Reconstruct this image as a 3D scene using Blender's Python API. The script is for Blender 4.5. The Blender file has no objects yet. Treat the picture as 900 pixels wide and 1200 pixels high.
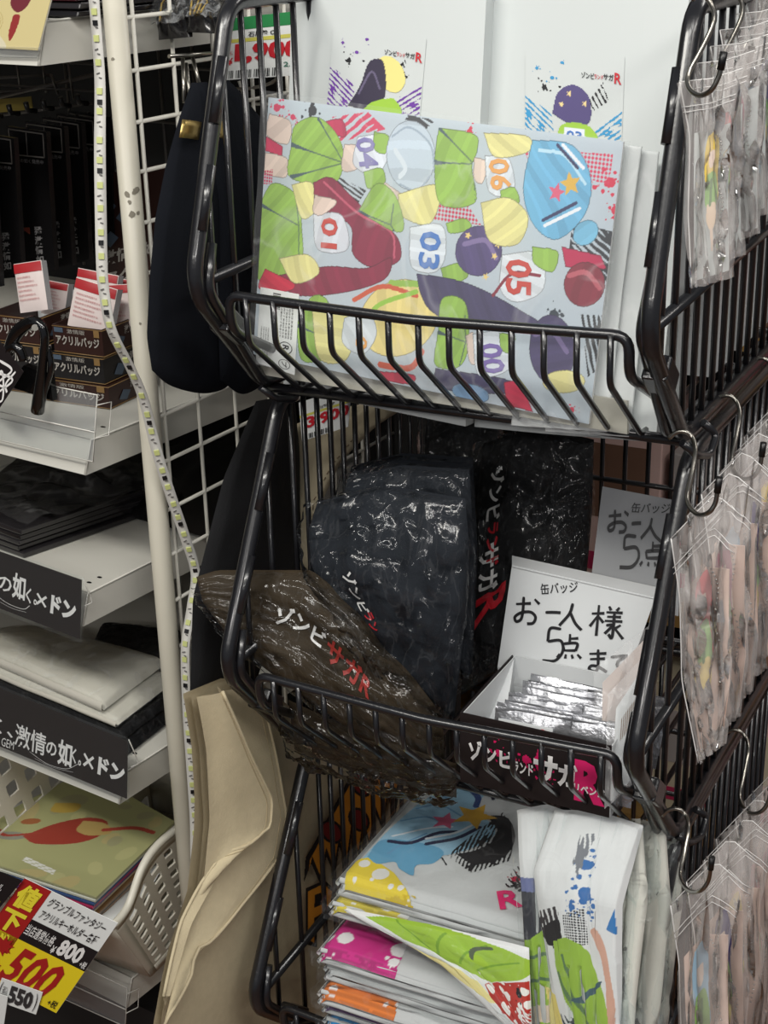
import bpy, math, random
import numpy as np
from mathutils import Vector, noise
random.seed(7)
PI = math.pi
scene = bpy.context.scene
COL = scene.collection

# ------------------------------------------------------------------ camera
FPX = 1800.0                       # focal length in pixels of the 900 x 1200 frame
PITCH, ROLL, PSI = math.radians(21.8), math.radians(1.5), math.radians(27.4)
CH = Vector((-math.sin(PSI)*math.cos(PITCH), math.cos(PSI)*math.cos(PITCH), -math.sin(PITCH)))
_r0 = Vector((math.cos(PSI), math.sin(PSI), 0)); _u0 = _r0.cross(CH)
CR = math.cos(ROLL)*_r0 - math.sin(ROLL)*_u0
CU = math.sin(ROLL)*_r0 + math.cos(ROLL)*_u0
CC = Vector((0, 0, 1.55))
cd = bpy.data.cameras.new('camera'); cam = bpy.data.objects.new('camera', cd); COL.objects.link(cam)
cd.sensor_fit = 'VERTICAL'; cd.sensor_height = 36.0; cd.lens = FPX*36.0/1200.0
cd.clip_start = 0.05; cd.clip_end = 50
from mathutils import Matrix
cam.matrix_world = Matrix(((CR.x, CU.x, -CH.x, CC.x), (CR.y, CU.y, -CH.y, CC.y), (CR.z, CU.z, -CH.z, CC.z), (0, 0, 0, 1)))
scene.camera = cam

# ------------------------------------------------------------------ world, lights, exposure
w = bpy.data.worlds.new('world'); scene.world = w; w.use_nodes = True
w.node_tree.nodes['Background'].inputs[0].default_value = (0.80, 0.86, 0.95, 1)
w.node_tree.nodes['Background'].inputs[1].default_value = 0.20
scene.view_settings.view_transform = 'Standard'; scene.view_settings.look = 'None'
scene.view_settings.gamma = 1.0; scene.view_settings.use_curve_mapping = False
scene.view_settings.exposure = -0.12
scene.cycles.transparent_max_bounces = 24
scene.cycles.max_bounces = 6
def area(name, loc, tgt, sx, sy, power, col):
    l = bpy.data.lights.new(name, 'AREA'); l.shape = 'RECTANGLE'; l.size = sx; l.size_y = sy
    l.energy = power; l.color = col
    o = bpy.data.objects.new(name, l); COL.objects.link(o); o.location = loc
    o.rotation_euler = (Vector(tgt)-Vector(loc)).to_track_quat('-Z', 'Y').to_euler()
    return o
area('right_fill_light', (0.25, -0.15, 2.75), (-0.35, 1.1, 0.9), 1.2, 0.30, 23, (1.0, 0.98, 0.94))
area('right_fill_light', (-1.0, -0.5, 2.75), (-0.7, 1.1, 0.8), 1.2, 0.25, 30, (1.0, 0.97, 0.90))
area('right_fill_light', (0.9, -2.3, 2.6), (-0.45, 1.1, 0.9), 1.2, 0.07, 17, (1.0, 0.97, 0.93))
area('right_fill_light', (-0.9, -2.6, 2.6), (-0.5, 1.1, 0.8), 1.2, 0.07, 15, (1.0, 0.97, 0.93))
area('right_fill_light', (1.3, 0.5, 2.6), (-0.3, 1.1, 0.9), 1.2, 0.2, 13, (1.0, 0.95, 0.90))  # extra fill light added from the right to brighten the hanging bags
area('right_fill_light', (0.4, 2.6, 2.75), (-0.1, 1.6, 0.6), 1.2, 0.25, 12, (1.0, 0.97, 0.92))

# ------------------------------------------------------------------ measuring: where a sight line meets a plane of the shop
def ray(px, py): return CH + CR*((px-450)/FPX) - CU*((py-600)/FPX)
def onp(px, py, P0, n):
    d = ray(px, py); n = Vector(n); return CC + d*((Vector(P0)-CC).dot(n)/d.dot(n))
def ax(px, py, y): return onp(px, py, (0, y, 0), (0, 1, 0))       # on a plane parallel to the rack's front
def sx(px, py, x): return onp(px, py, (x, 0, 0), (1, 0, 0))       # on a plane parallel to the rack's side
def hz(px, py, z): return onp(px, py, (0, 0, z), (0, 0, 1))

# ------------------------------------------------------------------ materials
def lin(c): 
    c = c/255.0
    return c/12.92 if c <= 0.04045 else ((c+0.055)/1.055)**2.4
def rgb(r, g, b): return (lin(r), lin(g), lin(b), 1)
MATS = {}
def mat(name, col, rough=0.5, metal=0.0, spec=0.5, bump=0.0, bscale=60.0, vary=0.0, coat=0.0, bdist=0.001, trans=0.0):
    if name in MATS: return MATS[name]
    m = bpy.data.materials.new(name); m.use_nodes = True; nt = m.node_tree; b = nt.nodes['Principled BSDF']
    c = rgb(*col) if max(col) > 1 else (*col, 1)
    b.inputs['Base Color'].default_value = c
    b.inputs['Roughness'].default_value = rough; b.inputs['Metallic'].default_value = metal
    b.inputs['Specular IOR Level'].default_value = spec
    b.inputs['Coat Weight'].default_value = coat; b.inputs['Coat Roughness'].default_value = 0.08
    if trans: b.inputs['Transmission Weight'].default_value = trans
    if bump or vary:
        tc = nt.nodes.new('ShaderNodeTexCoord'); n = nt.nodes.new('ShaderNodeTexNoise')
        n.inputs['Scale'].default_value = bscale; n.inputs['Detail'].default_value = 5
        nt.links.new(tc.outputs['Object'], n.inputs['Vector'])
        if bump:
            bp = nt.nodes.new('ShaderNodeBump'); bp.inputs['Strength'].default_value = bump; bp.inputs['Distance'].default_value = bdist
            nt.links.new(n.outputs['Fac'], bp.inputs['Height']); nt.links.new(bp.outputs['Normal'], b.inputs['Normal'])
        if vary:
            mx = nt.nodes.new('ShaderNodeMixRGB'); mx.blend_type = 'MIX'
            n2 = nt.nodes.new('ShaderNodeTexNoise'); n2.inputs['Scale'].default_value = bscale*0.25; n2.inputs['Detail'].default_value = 6
            nt.links.new(tc.outputs['Object'], n2.inputs['Vector'])
            rp = nt.nodes.new('ShaderNodeValToRGB'); rp.color_ramp.elements[0].position = 0.35; rp.color_ramp.elements[1].position = 0.65
            nt.links.new(n2.outputs['Fac'], rp.inputs[0]); nt.links.new(rp.outputs[0], mx.inputs[0])
            mx.inputs[1].default_value = tuple(x*(1-vary) for x in c[:3])+(1,); mx.inputs[2].default_value = c
            nt.links.new(mx.outputs[0], b.inputs['Base Color'])
    MATS[name] = m; return m
def film(name, tint=(0.97, 0.98, 0.98), haze=0.10, hcol=(0.85, 0.87, 0.88), rough=0.12, wr=0.6, scale=22.0, gl=0.25, stretch=(1, 1, 1), ridge=0.35):
    """clear plastic film: see-through, with a glossy, wrinkled sheen and milky creases"""
    if name in MATS: return MATS[name]
    m = bpy.data.materials.new(name); m.use_nodes = True; nt = m.node_tree; N = nt.nodes; L = nt.links
    N.remove(N['Principled BSDF']); out = N['Material Output']
    tc = N.new('ShaderNodeTexCoord'); mp = N.new('ShaderNodeMapping'); mp.inputs['Scale'].default_value = stretch
    L.new(tc.outputs['Object'], mp.inputs['Vector'])
    n1 = N.new('ShaderNodeTexNoise'); n1.inputs['Scale'].default_value = scale; n1.inputs['Detail'].default_value = 3; n1.inputs['Distortion'].default_value = 1.2
    L.new(mp.outputs[0], n1.inputs['Vector'])
    ab = N.new('ShaderNodeMath'); ab.operation = 'SUBTRACT'; ab.inputs[1].default_value = 0.5; L.new(n1.outputs['Fac'], ab.inputs[0])
    a2 = N.new('ShaderNodeMath'); a2.operation = 'ABSOLUTE'; L.new(ab.outputs[0], a2.inputs[0])
    rp = N.new('ShaderNodeMapRange'); rp.inputs[1].default_value = 0.0; rp.inputs[2].default_value = 0.03; rp.inputs[3].default_value = 1; rp.inputs[4].default_value = 0
    L.new(a2.outputs[0], rp.inputs[0])
    bp = N.new('ShaderNodeBump'); bp.inputs['Strength'].default_value = wr; bp.inputs['Distance'].default_value = 0.006
    L.new(a2.outputs[0], bp.inputs['Height'])
    tr = N.new('ShaderNodeBsdfTransparent'); tr.inputs[0].default_value = (*tint, 1)
    gs = N.new('ShaderNodeBsdfGlossy'); gs.inputs['Roughness'].default_value = rough; gs.inputs[0].default_value = (1, 1, 1, 1)
    L.new(bp.outputs[0], gs.inputs['Normal'])
    df = N.new('ShaderNodeBsdfDiffuse'); df.inputs[0].default_value = (*hcol, 1); L.new(bp.outputs[0], df.inputs['Normal'])
    lw = N.new('ShaderNodeLayerWeight'); lw.inputs[0].default_value = gl; L.new(bp.outputs[0], lw.inputs['Normal'])
    hz_ = N.new('ShaderNodeMath'); hz_.operation = 'MULTIPLY_ADD'; hz_.inputs[1].default_value = ridge; hz_.inputs[2].default_value = haze
    L.new(rp.outputs[0], hz_.inputs[0])
    m1 = N.new('ShaderNodeMixShader'); L.new(hz_.outputs[0], m1.inputs[0]); L.new(tr.outputs[0], m1.inputs[1]); L.new(df.outputs[0], m1.inputs[2])
    m2 = N.new('ShaderNodeMixShader'); L.new(lw.outputs['Fresnel'], m2.inputs[0]); L.new(m1.outputs[0], m2.inputs[1]); L.new(gs.outputs[0], m2.inputs[2])
    L.new(m2.outputs[0], out.inputs[0]); MATS[name] = m; return m
def vmat(name, rough=0.5, coat=0.0, spec=0.5):
    """printed surface: the ink colours come from the mesh's own colour attribute"""
    if name in MATS: return MATS[name]
    m = bpy.data.materials.new(name); m.use_nodes = True; nt = m.node_tree; b = nt.nodes['Principled BSDF']
    a = nt.nodes.new('ShaderNodeAttribute'); a.attribute_name = 'ink'; nt.links.new(a.outputs['Color'], b.inputs['Base Color'])
    b.inputs['Roughness'].default_value = rough; b.inputs['Coat Weight'].default_value = coat; b.inputs['Specular IOR Level'].default_value = spec
    MATS[name] = m; return m

# ------------------------------------------------------------------ meshes
class MB:
    def __init__(s): s.v = []; s.f = []; s.sm = []
    def add(s, vs, fs, smooth=False):
        o = len(s.v); s.v += [Vector(p) for p in vs]; s.f += [tuple(i+o for i in f) for f in fs]; s.sm += [smooth]*len(fs); return s
    def hexa(s, b, t):      # bottom four, top four
        return s.add(list(b)+list(t), [(3, 2, 1, 0), (4, 5, 6, 7), (0, 1, 5, 4), (1, 2, 6, 5), (2, 3, 7, 6), (3, 0, 4, 7)])
    def box(s, c, d, U=(1, 0, 0), V=(0, 1, 0), W=(0, 0, 1)):
        c = Vector(c); U = Vector(U)*d[0]/2; V = Vector(V)*d[1]/2; W = Vector(W)*d[2]/2
        return s.hexa([c-U-V-W, c+U-V-W, c+U+V-W, c-U+V-W], [c-U-V+W, c+U-V+W, c+U+V+W, c-U+V+W])
    def tube(s, pts, r, n=8, cap=True):
        pts = [Vector(p) for p in pts]; k = len(pts); o = len(s.v); up = Vector((0.13, 0.21, 0.97)).normalized(); prev = None
        rr = r if isinstance(r, (list, tuple)) else [r]*k
        for i, p in enumerate(pts):
            d = (pts[min(i+1, k-1)]-pts[max(i-1, 0)]).normalized()
            if prev is None:
                a = d.cross(up); a = a if a.length > .1 else d.cross(Vector((1, 0, 0)))
            else: a = prev - d*prev.dot(d)
            a.normalize(); prev = a; b = d.cross(a)
            for j in range(n):
                t = 2*PI*j/n; s.v.append(p+(a*math.cos(t)+b*math.sin(t))*rr[i])
        for i in range(k-1):
            for j in range(n):
                s.f.append((o+i*n+j, o+i*n+(j+1) % n, o+(i+1)*n+(j+1) % n, o+(i+1)*n+j)); s.sm.append(True)
        if cap:
            s.f.append(tuple(o+j for j in range(n))[::-1]); s.sm.append(False)
            s.f.append(tuple(o+(k-1)*n+j for j in range(n))); s.sm.append(False)
        return s
    def grid(s, fn, nu, nv, smooth=True, flip=False):
        o = len(s.v)
        for j in range(nv+1):
            for i in range(nu+1): s.v.append(Vector(fn(i/nu, j/nv)))
        for j in range(nv):
            for i in range(nu):
                a = o+j*(nu+1)+i; q = (a, a+1, a+nu+2, a+nu+1)
                s.f.append(q[::-1] if flip else q); s.sm.append(smooth)
        return s
    def prism(s, poly, nrm, th):   # flat outline given thickness th along nrm
        poly = [Vector(p) for p in poly]; n = len(poly); d = Vector(nrm)*th; o = len(s.v)
        s.v += poly+[p+d for p in poly]
        s.f.append(tuple(o+i for i in range(n))[::-1]); s.f.append(tuple(o+n+i for i in range(n))); s.sm += [False, False]
        for i in range(n):
            s.f.append((o+i, o+(i+1) % n, o+n+(i+1) % n, o+n+i)); s.sm.append(False)
        return s
WL = {}      # world location of each object
def wloc(o): return WL.get(o.name, Vector((0, 0, 0)))
def link(name, me, m, parent, loc):
    o = bpy.data.objects.new(name, me); COL.objects.link(o)
    if m is not None and not me.materials: me.materials.append(m)
    if parent is not None: o.parent = parent; o.location = loc - wloc(parent)
    else: o.location = loc
    WL[o.name] = Vector(loc); return o
def build(name, mb, m, parent=None, loc=None):
    if loc is None:
        if parent is not None: loc = wloc(parent)
        else:
            xs = [p.x for p in mb.v]; ys = [p.y for p in mb.v]; zs = [p.z for p in mb.v]
            loc = Vector(((min(xs)+max(xs))/2, (min(ys)+max(ys))/2, min(zs)))
    me = bpy.data.meshes.new(name); me.from_pydata([tuple(p-loc) for p in mb.v], [], mb.f)
    me.polygons.foreach_set('use_smooth', mb.sm); me.update()
    return link(name, me, m, parent, loc)
def inst(name, src, parent, shift):           # a repeat that shares mesh data
    return link(name, src.data, None, parent, wloc(src)+Vector(shift))
def thing(name, label, cat, loc, group=None):
    o = bpy.data.objects.new(name, None); COL.objects.link(o); o.empty_display_size = 0.02; o.location = loc
    WL[o.name] = Vector(loc); return tag(o, label, cat, group)
def tag(o, label, cat, group=None):
    o['label'] = label; o['category'] = cat
    if group: o['group'] = group
    return o
def struct(o): o['kind'] = 'structure'; return o
def kids(o): return [c for c in bpy.data.objects if c.parent == o]
def copy_tree(o, shift, parent=None, label=None):
    c = o.copy(); COL.objects.link(c)
    if parent is None: c.location = o.location + Vector(shift)
    else: c.parent = parent
    WL[c.name] = wloc(o)+Vector(shift)
    if label: c['label'] = label
    for k in kids(o): copy_tree(k, shift, c)
    return c
def bevel(o, w=0.001, seg=2):
    b = o.modifiers.new('bevel', 'BEVEL'); b.width = w; b.segments = seg; b.limit_method = 'ANGLE'; return o
def rounded(pts, r, n=5):
    pts = [Vector(p) for p in pts]; out = [pts[0]]
    for i in range(1, len(pts)-1):
        a, b, c = pts[i-1], pts[i], pts[i+1]; d1 = (a-b); d2 = (c-b); rr = min(r, d1.length*.45, d2.length*.45)
        p, q = b+d1.normalized()*rr, b+d2.normalized()*rr
        for k in range(n+1):
            t = k/n; out.append(p*(1-t)**2+b*2*t*(1-t)+q*t*t)
    out.append(pts[-1]); return out
def poly_at(P, t):     # point at fraction t of a polyline, by length
    P = [Vector(p) for p in P]
    if len(P) == 1: return P[0]
    d = [0]
    for a, b in zip(P, P[1:]): d.append(d[-1]+(b-a).length)
    x = t*d[-1]
    for i in range(len(P)-1):
        if x <= d[i+1] or i == len(P)-2:
            k = 0 if d[i+1] == d[i] else (x-d[i])/(d[i+1]-d[i]); return P[i].lerp(P[i+1], max(0, min(1, k)))
def smoothline(P, n=24):
    P = [Vector(p) for p in P]
    if len(P) < 3: return P
    Q = [P[0]*2-P[1]]+P+[P[-1]*2-P[-2]]; out = []
    for i in range(1, len(Q)-2):
        a, b, c, d = Q[i-1:i+3]
        for k in range(n):
            t = k/n; out.append(.5*((2*b)+(c-a)*t+(2*a-5*b+4*c-d)*t*t+(3*b-a-3*c+d)*t**3))
    out.append(P[-1]); return out
def coons(bot, top, left, right):
    """surface spanned by four edge lines; u runs along bot and top, v from bot to top"""
    K = 48
    B = [poly_at(bot, k/K) for k in range(K+1)]; T = [poly_at(top, k/K) for k in range(K+1)]
    L = [poly_at(left, k/K) for k in range(K+1)]; R = [poly_at(right, k/K) for k in range(K+1)]
    def smp(A, t):
        t = max(0, min(1, t))*K; i = min(int(t), K-1); return A[i].lerp(A[i+1], t-i)
    p00, p10, p01, p11 = B[0], B[-1], T[0], T[-1]
    def fn(u, v):
        return smp(B, u)*(1-v)+smp(T, u)*v+smp(L, v)*(1-u)+smp(R, v)*u-(p00*(1-u)*(1-v)+p10*u*(1-v)+p01*(1-u)*v+p11*u*v)
    return fn
def quad(bl, br, tr, tl):
    bl, br, tr, tl = map(Vector, (bl, br, tr, tl))
    return lambda u, v: bl*(1-u)*(1-v)+br*u*(1-v)+tr*u*v+tl*(1-u)*v
def fnorm(fn, u, v):
    e = .01; a = fn(min(1, u+e), v)-fn(max(0, u-e), v); b = fn(u, min(1, v+e))-fn(u, max(0, v-e)); n = a.cross(b)
    return n.normalized() if n.length > 1e-12 else Vector((0, -1, 0))
def lifted(fn, h):
    """the surface fn moved along its normal by h(u, v) (or a constant)"""
    def g(u, v):
        k = h(u, v) if callable(h) else h
        return fn(u, v)+fnorm(fn, min(.99, max(.01, u)), min(.99, max(.01, v)))*k
    return g
def nz(p, s, seed=0): return noise.noise(Vector((p.x*s+seed*7.1, p.y*s+seed*3.3, p.z*s-seed*5.7)))
def folds(fn, amp, s, seed=0, aniso=(1, 1)):
    """rumples the surface"""
    def h(u, v): 
        p = Vector((u*aniso[0], v*aniso[1], seed*1.7))
        a = noise.noise(p*s); b = noise.noise(p*s*2.3+Vector((5, 2, 1))); return amp*(a+0.5*b-0.6*abs(b))
    return lifted(fn, h)
def dome(u, v, p=0.35): return (max(0, 4*u*(1-u))**p)*(max(0, 4*v*(1-v))**p)
def pillow(fn, th, nu=24, nv=24, amp=0.0, s=4, seed=0, p=0.35, aniso=(1, 1), back=0.3):
    """closed soft body over the surface fn; returns (mesh, front surface)"""
    def hf(u, v):
        q = Vector((u*aniso[0], v*aniso[1], seed*1.7)); a = noise.noise(q*s); b = noise.noise(q*s*2.3+Vector((5, 2, 1)))
        return dome(u, v, p)*(th+amp*(a+.5*b))
    F = lifted(fn, hf); Bk = lifted(fn, lambda u, v: -dome(u, v, p)*th*back)
    mb = MB(); mb.grid(F, nu, nv); mb.grid(Bk, nu, nv, flip=True)
    return mb, F
def flatpack(fn, th, nu=2, nv=2, down=True):
    """stiff sheet of thickness th behind the surface fn"""
    mb = MB(); G = lifted(fn, -th); mb.grid(fn, nu, nv, smooth=False); mb.grid(G, nu, nv, smooth=False, flip=True)
    for k in range(nu):
        a, b = k/nu, (k+1)/nu
        mb.add([fn(a, 0), G(a, 0), G(b, 0), fn(b, 0)], [(0, 1, 2, 3)]); mb.add([fn(a, 1), fn(b, 1), G(b, 1), G(a, 1)], [(0, 1, 2, 3)])
    for k in range(nv):
        a, b = k/nv, (k+1)/nv
        mb.add([fn(0, a), fn(0, b), G(0, b), G(0, a)], [(0, 1, 2, 3)]); mb.add([fn(1, a), G(1, a), G(1, b), fn(1, b)], [(0, 1, 2, 3)])
    return mb
# ------------------------------------------------------------------ lettering
_TC = {}
def text_geo(s, bold=0.0, shear=0.0, res=2):
    k = (s, bold, shear)
    if k in _TC: return _TC[k]
    cu = bpy.data.curves.new('t', 'FONT'); cu.body = s; cu.size = 1; cu.offset = bold; cu.shear = shear; cu.resolution_u = res
    o = bpy.data.objects.new('t', cu); COL.objects.link(o); bpy.context.view_layer.update()
    me = bpy.data.meshes.new_from_object(o.evaluated_get(bpy.context.evaluated_depsgraph_get()))
    v = np.array([tuple(x.co)[:2] for x in me.vertices] or [(0, 0)], float); f = [tuple(p.vertices) for p in me.polygons]
    bpy.data.objects.remove(o); bpy.data.curves.remove(cu); bpy.data.meshes.remove(me)
    mn = v.min(0); sz = np.maximum(v.max(0)-mn, 1e-6); v = (v-mn)/sz
    _TC[k] = (v, f, sz[0]/sz[1]); return _TC[k]
def text_on(mb, fn, s, o, U, V, bold=0.0, shear=0.0, lift=0.0006):
    """writes s on surface fn: lower-left corner o, baseline direction U and height direction V, all in (u, v)"""
    v, f, asp = text_geo(s, bold, shear); pts = []
    for a, b in v:
        uu = o[0]+a*U[0]+b*V[0]; vv = o[1]+a*U[1]+b*V[1]
        pts.append(fn(uu, vv)+fnorm(fn, min(.99, max(.01, uu)), min(.99, max(.01, vv)))*lift)
    mb.add(pts, f); return mb
def stroke_on(mb, fn, pts, wd, lift=0.0006, asp=1.0):
    """brush stroke: a ribbon along pts (u, v) of half-width wd in u; asp = width/height of the surface"""
    P = smoothline([(a, b, 0) for a, b in pts], 6) if len(pts) > 2 else [Vector((a, b, 0)) for a, b in pts]
    L = []; n = len(P)
    for i, p in enumerate(P):
        d = P[min(i+1, n-1)]-P[max(i-1, 0)]; d = Vector((d.x*asp, d.y, 0)).normalized(); q = Vector((-d.y/asp, d.x, 0))*wd*(1.0 if i else .7)
        for k in (q, -q):
            uu, vv = p.x+k.x, p.y+k.y; L.append(fn(uu, vv)+fnorm(fn, min(.99, max(.01, uu)), min(.99, max(.01, vv)))*lift)
    mb.add(L, [(2*i, 2*i+1, 2*i+3, 2*i+2) for i in range(n-1)]); return mb
# ------------------------------------------------------------------ printing: ink colours rasterised onto a fine mesh grid
class Ink:
    def __init__(s, w, h, base=None):
        s.w, s.h = w, h; s.c = np.zeros((h+1, w+1, 4)); s.a = np.zeros((h+1, w+1))
        s.X, s.Y = np.meshgrid(np.linspace(0, 1, w+1), np.linspace(0, 1, h+1)); s.asp = w/h
        if base: s.c[:] = rgb(*base); s.a[:] = 1
    def put(s, m, col): s.c[m] = rgb(*col); s.a[m] = 1
    def ell(s, x, y, rx, ry, col, rot=0, clip=None):
        dx = (s.X-x)*s.asp; dy = s.Y-y; c, n = math.cos(rot), math.sin(rot); a = dx*c+dy*n; b = -dx*n+dy*c
        m = (a/rx)**2+(b/ry)**2 < 1; m = m & clip if clip is not None else m; s.put(m, col); return m
    def mask(s, P):
        P = [(p[0], p[1]) for p in P]; m = np.zeros_like(s.X, bool); n = len(P)
        for i in range(n):
            x1, y1 = P[i]; x2, y2 = P[(i+1) % n]
            if y1 == y2: continue
            t = ((y1 > s.Y) != (y2 > s.Y)) & (s.X < (x2-x1)*(s.Y-y1)/(y2-y1)+x1); m ^= t
        return m
    def poly(s, P, col, clip=None, curve=False):
        if curve: 
            q = smoothline([(a, b, 0) for a, b in P+[P[0]]], 8); P = [(p.x, p.y) for p in q]
        m = s.mask(P); m = m & clip if clip is not None else m; s.put(m, col); return m
    def star(s, x, y, r, col, rot=0, k=.45, n=5):
        return s.poly([(x+math.cos(rot+PI*i/n)*r*(1 if i % 2 == 0 else k)/s.asp, y+math.sin(rot+PI*i/n)*r*(1 if i % 2 == 0 else k)) for i in range(2*n)], col)
    def line(s, P, wd, col, clip=None):
        P = [(p.x, p.y) for p in smoothline([(a, b, 0) for a, b in P], 6)] if len(P) > 2 else P
        m = np.zeros_like(s.X, bool)
        for (x1, y1), (x2, y2) in zip(P, P[1:]):
            ax_, ay, bx, by = x1*s.asp, y1, x2*s.asp, y2; d = (bx-ax_)**2+(by-ay)**2+1e-12
            t = np.clip(((s.X*s.asp-ax_)*(bx-ax_)+(s.Y-ay)*(by-ay))/d, 0, 1); m |= (s.X*s.asp-ax_-t*(bx-ax_))**2+(s.Y-ay-t*(by-ay))**2 < wd*wd
        m = m & clip if clip is not None else m; s.put(m, col); return m
    def splat(s, x, y, r, col, n=14, seed=0, clip=None):
        R = random.Random(seed)
        s.ell(x, y, r*.5, r*.45, col, clip=clip)
        for i in range(n):
            a = R.random()*2*PI; d = r*(.4+R.random()); q = r*(.05+.2*R.random()**2); s.ell(x+math.cos(a)*d/s.asp, y+math.sin(a)*d, q, q*(.7+.5*R.random()), col, clip=clip)
    def brush(s, P, ang, gap, col, seed=0):      # ragged parallel bristles inside outline P
        m = s.mask(P); c, n = math.cos(ang), math.sin(ang); t = s.X*s.asp*n+s.Y*c; q = s.X*s.asp*c-s.Y*n
        k = np.sin(t/gap*2*PI+.25*np.sin(q*23+seed))+.7*np.sin(t/gap*5.1+seed)+.55*np.sin(q*31+t*17+seed)+.4*np.sin(q*90+t*260); s.put(m & (k > -.2), col); return m
    def dots(s, P, gap, rad, col):
        m = s.mask(P); fx = (s.X*s.asp/gap) % 1-.5; fy = (s.Y/gap) % 1-.5; s.put(m & (fx*fx+fy*fy < rad*rad), col)
    def grain(s, amt=0.06, seed=0):
        g = np.random.RandomState(seed).rand(*s.a.shape); s.c[..., :3] *= (1-amt*g)[..., None]
def print_on(name, ink, fn, m, parent, lift=0.0004):
    """the printed skin: a fine grid over surface fn, kept where there is ink"""
    w, h = ink.w, ink.h; S = [[None]*(w+1) for _ in range(h+1)]
    cw, ch = max(2, w//5), max(2, h//5)
    C = np.array([[tuple(fn(i/cw, j/ch)+fnorm(fn, min(.99, max(.01, i/cw)), min(.99, max(.01, j/ch)))*lift) for i in range(cw+1)] for j in range(ch+1)])
    X = np.linspace(0, cw, w+1); Y = np.linspace(0, ch, h+1); i0 = np.minimum(X.astype(int), cw-1); j0 = np.minimum(Y.astype(int), ch-1)
    fx = (X-i0)[None, :, None]; fy = (Y-j0)[:, None, None]
    V = C[j0][:, i0]*(1-fx)*(1-fy)+C[j0][:, i0+1]*fx*(1-fy)+C[j0+1][:, i0]*(1-fx)*fy+C[j0+1][:, i0+1]*fx*fy
    loc = wloc(parent); V = V.reshape(-1, 3)-np.array(loc)
    A = ink.a > .5; keep = A[:-1, :-1] & A[1:, :-1] & A[:-1, 1:] & A[1:, 1:]
    jj, ii = np.nonzero(keep); a = jj*(w+1)+ii; F = np.stack([a, a+1, a+w+2, a+w+1], 1)
    used = np.unique(F); mp = np.zeros(len(V), int); mp[used] = np.arange(len(used)); F = mp[F]; V = V[used]; Cc = ink.c.reshape(-1, 4)[used].copy(); Cc[:, 3] = 1
    me = bpy.data.meshes.new(name); me.vertices.add(len(V)); me.vertices.foreach_set('co', V.ravel())
    me.loops.add(F.size); me.loops.foreach_set('vertex_index', F.ravel()); me.polygons.add(len(F))
    me.polygons.foreach_set('loop_start', np.arange(len(F))*4); me.polygons.foreach_set('loop_total', np.full(len(F), 4)); me.update(calc_edges=True)
    me.polygons.foreach_set('use_smooth', np.ones(len(F), bool))
    at = me.color_attributes.new('ink', 'FLOAT_COLOR', 'POINT'); at.data.foreach_set('color', Cc.ravel())
    return link(name, me, m, parent, loc)

# ================================================================== materials of the place
M_blk = mat('black coated steel wire', (24, 24, 27), 0.28, spec=0.6, coat=0.3, bump=0.15, bscale=300)
M_cream = mat('cream painted steel', (205, 200, 184), 0.42, vary=0.10, bscale=30)
M_shelf = mat('off-white enamelled shelf steel', (205, 203, 194), 0.40, vary=0.08, bscale=26)
M_white = mat('white paper', (232, 234, 232), 0.6)
M_steel = mat('brushed steel wire', (150, 146, 138), 0.28, metal=1.0)
M_cap = mat('black rubber', (14, 13, 14), 0.35)
M_dark = mat('dark backing board', (26, 25, 25), 0.8)  # near-black board for shelf backing, plinth and gondola
M_wood = mat('warm brown wood floor', (112, 72, 42), 0.45, vary=0.35, bscale=20)
M_clear = film('clear rigid acrylic', haze=0.10, ridge=0.0, wr=0.03, rough=0.08, gl=0.12)

# ================================================================== the setting
struct(build('floor', MB().box((-0.5, 2.0, -0.02), (6, 7, 0.04)), M_wood))
struct(build('wall_back', MB().box((-0.5, 3.2, 1.4), (6, 0.05, 2.9)), mat('grey far shop wall', (70, 66, 62), 0.8)))
struct(build('wall_left', MB().box((-3.4, 1.2, 1.4), (0.05, 5, 2.9)), mat('dim side wall', (60, 58, 56), 0.8)))

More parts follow.
